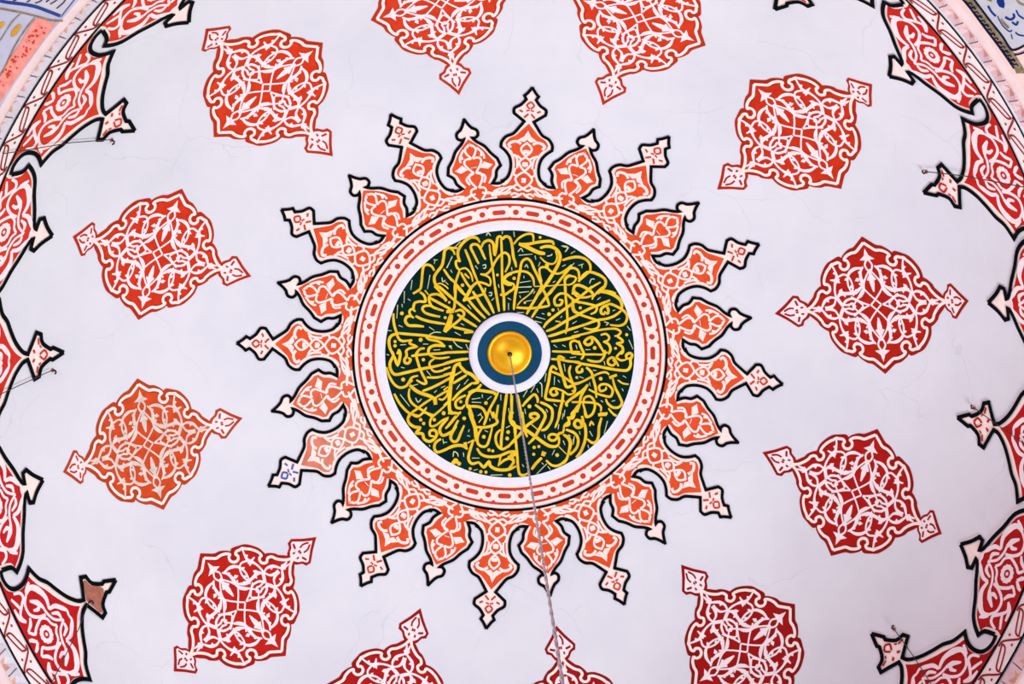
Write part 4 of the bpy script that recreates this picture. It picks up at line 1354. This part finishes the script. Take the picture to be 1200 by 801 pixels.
rows = [(ZC - .001, ZC - .235, RC + .001, RC - .012, .93, .06, 0.0)]
for z0, z1, r0, r1, fr, dp, sh in rows:
    V, F, pocket = block_mesh('cornice_block', z0, z1, r0, r1, fr, dp)
    me = None
    for k in range(NB):
        a = 2 * pi * (k + sh) / NB
        dd = (deg(a) + 180) % 360 - 180
        # only the stretches that can come into view from around this spot
        if me is None:
            o = mesh_obj('cornice_block', V, F, M_CORNICE, cor, None, True)
            me = o.data
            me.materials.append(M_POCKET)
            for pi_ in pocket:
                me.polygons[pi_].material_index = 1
        else:
            o = bpy.data.objects.new('cornice_block', me)
            col.objects.link(o)
            o.parent = cor
        o.rotation_euler = (0, 0, a)
        rosy = 0.5 + 0.5 * cos(a - rad(-10))
        o.color = srgb(228 + 8 * rosy, 222 - 16 * rosy, 228 - 22 * rosy)

# ------------------------------------------------------------------ pendentives
ZP = ZC - .36
RP0 = RC + .035
RPD = RP0 * sqrt(2)
CP = Vector((0, 0, ZP - RP0))


def pcast(x, y, lift=0.0):
    return cast(x, y, RPD - lift, CP)


for k, (nm, a0) in enumerate((('back', -135), ('right', -45), ('front', 45), ('left', 135))):
    V, F = [], []
    nu, nv = 60, 24
    for j in range(nv + 1):
        t = pi / 4 + rad(24) * j / nv
        for i in range(nu + 1):
            a = rad(a0 - 45 + 90 * i / nu)
            V.append(CP + Vector((RPD * sin(t) * cos(a), RPD * sin(t) * sin(a), RPD * cos(t))))
    for j in range(nv):
        for i in range(nu):
            F.append((j * (nu + 1) + i, j * (nu + 1) + i + 1, (j + 1) * (nu + 1) + i + 1, (j + 1) * (nu + 1) + i))
    o = mesh_obj('wall_%s_pendentive' % nm, V, F, M_GREYSTONE if nm == 'back' else M_ROSE, None, (0, 0, H))
    o['kind'] = 'structure'
    o['label'] = 'curved wall under the cornice'
    if nm == 'back':
        W_BACK = o
    if nm == 'right':
        W_RIGHT = o


def pend_sheet(name, fills, ribbons, mat, lift, parent, label=None, dots=()):
    s = Sheet()
    for p in fills:
        s.fill(p, 12)
    for w, p in ribbons:
        s.ribbon(p, w)
    for x, y, r, sx, an in dots:
        s.dot((x, y), r, 10, sx, an)
    o = s.build(name, mat, lambda v: pcast(v[0], v[1], lift), Vector((0, 0, H)), parent)
    if label:
        o['label'] = label
    return o


z8 = lambda pts: [(x / 8.0, y / 8.0) for x, y in pts]
z10 = lambda pts: [(1090 + x / 10.0, y / 10.0) for x, y in pts]
# upper left corner of the picture: red band, ochre drops, blue edged tile field
pend_sheet('red_band', [[(62, 28), (68, 24), (33, 72), (4, 114), (-12, 138), (-22, 132), (-8, 100), (9, 72), (24, 50), (38, 27), (46, 20)]], (), M_SALMON, .006, W_BACK, 'salmon red floral band')
random.seed(4)
fl = []
for i in range(60):
    t = random.random()
    x, y = 50 - 62 * t + random.uniform(-6, 6), 30 + 84 * t + random.uniform(-3, 3)
    fl.append((x, y, random.uniform(.7, 1.5), random.uniform(.6, 1.8), random.uniform(0, 3)))
o = pend_sheet('band_flower', (), (), M_RINGRED, .010, W_BACK, None, fl)
o['kind'] = 'stuff'
pend_sheet('ochre_drop', (), (), M_OCHRE, .008, W_BACK, None, [(18.5, 36, 3.2, 2.9, -.93), (1, 30, 2.6, 2.4, -.8)])
pend_sheet('olive_line', (), [(2.4, z8([(590, 195), (480, 190), (330, 150), (160, 110), (-60, 70)])), (1.6, z8([(330, 165), (250, 260), (140, 430), (40, 640), (-60, 800)])),
                              (1.2, z8([(190, 130), (110, 210), (20, 350), (-40, 440)]))], M_OLIVE, .008, W_BACK)
pend_sheet('tile_field', [z8([(-80, -200), (860, -220), (700, -10), (565, 160), (430, 110), (250, 70), (100, 40), (-80, 10)])], (), M_TILE, .006, W_BACK, 'white tile field with blue edge')
pend_sheet('blue_edge', (), [(4.0, z8([(565, 150), (450, 105), (330, 62), (200, 38), (60, 20), (-80, -10)])), (1.1, z8([(570, 160), (640, 70), (720, -30), (800, -130)]))], M_BLUE, .010, W_BACK)
pend_sheet('tile_scroll', (), [(1.3, z8(p)) for p in ([(470, 40), (520, 10), (560, -30), (600, -80)], [(430, 20), (470, -10), (500, -50)], [(530, 80), (590, 30), (620, -10)],
           [(250, 20), (280, 0), (260, -40)], [(330, 30), (380, 10), (420, -30)], [(120, 10), (160, -5), (200, -30)])], M_NAVY, .012, W_BACK)
# upper right corner: rosy fillet, dark patterned band, white tiles with blue tulips
pend_sheet('patterned_band', [z10([(365, -20), (440, 70), (560, 225), (760, 480), (985, 800), (1010, 860), (1130, 860), (1000, 640), (960, 590), (700, 240), (520, 10), (500, -40), (350, -40)])], (), M_OLIVE, .006, W_RIGHT,
           'olive band with black zigzag')
zz = []
for i in range(15):
    t = i / 14.0
    x, y = 430 + 540 * t, 20 + 715 * t
    zz.append((1.5 + .8 * (i % 2), z10([(x - 22, y - 12), (x + 12, y + 22), (x + 44, y + 14), (x + 62, y + 40)])))
pend_sheet('black_edge', (), [(2.2, z10([(360, -30), (470, 100), (640, 330), (800, 540), (985, 805)])), (2.6, z10([(510, -10), (700, 240), (850, 430), (960, 585), (1110, 530)])),
                              (2.0, z10([(985, 645), (1060, 630), (1130, 600)]))] + zz, M_NAVY, .011, W_RIGHT)
pend_sheet('tile_field', [z10([(515, -60), (530, 10), (700, 232), (850, 420), (965, 572), (1140, 520), (1160, -60)])], (), M_TILE, .008, W_RIGHT, 'white glazed tiles with blue tulips')
pend_sheet('blue_tulip', [z10([(780, -20), (860, -20), (875, 50), (865, 100), (810, 80), (780, 30)])],
           [(2.6, z10([(680, 70), (720, 140), (770, 190)])), (2.8, z10([(880, 200), (940, 230), (985, 200), (975, 160)])), (2.4, z10([(960, 260), (1010, 290), (1030, 250)])),
            (1.8, z10([(1000, 380), (1040, 410), (1100, 420)])), (1.4, z10([(790, 190), (850, 300), (930, 370), (960, 350)])), (1.3, z10([(950, 400), (965, 460)])),
            (2.0, z10([(1010, 120), (1040, 180), (1100, 220)]))], M_BLUE, .012, W_RIGHT)
pend_sheet('ochre_petal', (), [(3.0, z10([(830, 230), (880, 290), (920, 330)])), (3.0, z10([(670, -10), (720, 10)])), (2.6, z10([(1010, -10), (1050, 40), (1100, 60)]))], M_OLIVE, .014, W_RIGHT)

# ------------------------------------------------------------------ thin wires on small hooks along the palmette tips
WIRES = [((130.5, 163.5), (84, 167), (4, 180), ''),
         ((61, 433.5), (30, 448), (-20, 471), ''), ((104, 705), (92, 737), (60, 801), ''), ((1086, 201), (1130, 206), (1215, 222), ''),
         ((1142, 478), (1165, 495), (1215, 530), ''), ((1048, 737), (1070, 768), (1100, 815), '')]
wl = ['thin wire on a hook at the palmette tip between fourth and fifth medallions',
      'thin wire on a hook at the palmette tip between third and fourth medallions',
      'thin wire on a hook behind the brown bare palmette finial',
      'thin wire on a hook at the palmette tip between eighth and ninth medallions',
      'thin wire on a hook at the palmette tip between ninth and tenth medallions',
      'thin wire on a hook at the palmette tip between tenth and eleventh medallions']
for (a, m_, b, _), lab in zip(WIRES, wl):
    A = cast(*a, R - .05)
    root = empty('hooked_wire', cast(*a) + Vector((0, 0, H)))
    off = cast(*a)
    tag(root, lab, 'wire', 'thin wires on hooks round the dome')
    B = cast(*b, R - .03)
    M_ = cast(*m_, R - .05)
    V, F = tube([A - off, M_ - off, B - off], .0055, 6)
    mesh_obj('wire', V, F, M_IRON, root)
    n_ = off.normalized()
    side = n_.cross(Vector((0, 0, 1))).normalized()
    V, F = tube([Vector((0, 0, 0)), -n_ * .05, -n_ * .06 + side * .02, -n_ * .045 + side * .04], .012, 6)
    mesh_obj('hook', V, F, M_IRON, root)
    q = Sheet()
    V, F = tube([n_ * .001, -n_ * .012], [.026, .022], 10)
    mesh_obj('hook_plate', V, F, M_BROWN, root)
for o in list(bpy.data.objects):
    if o.type == 'EMPTY' and o.get('label') is None:
        print('no label', o.name)
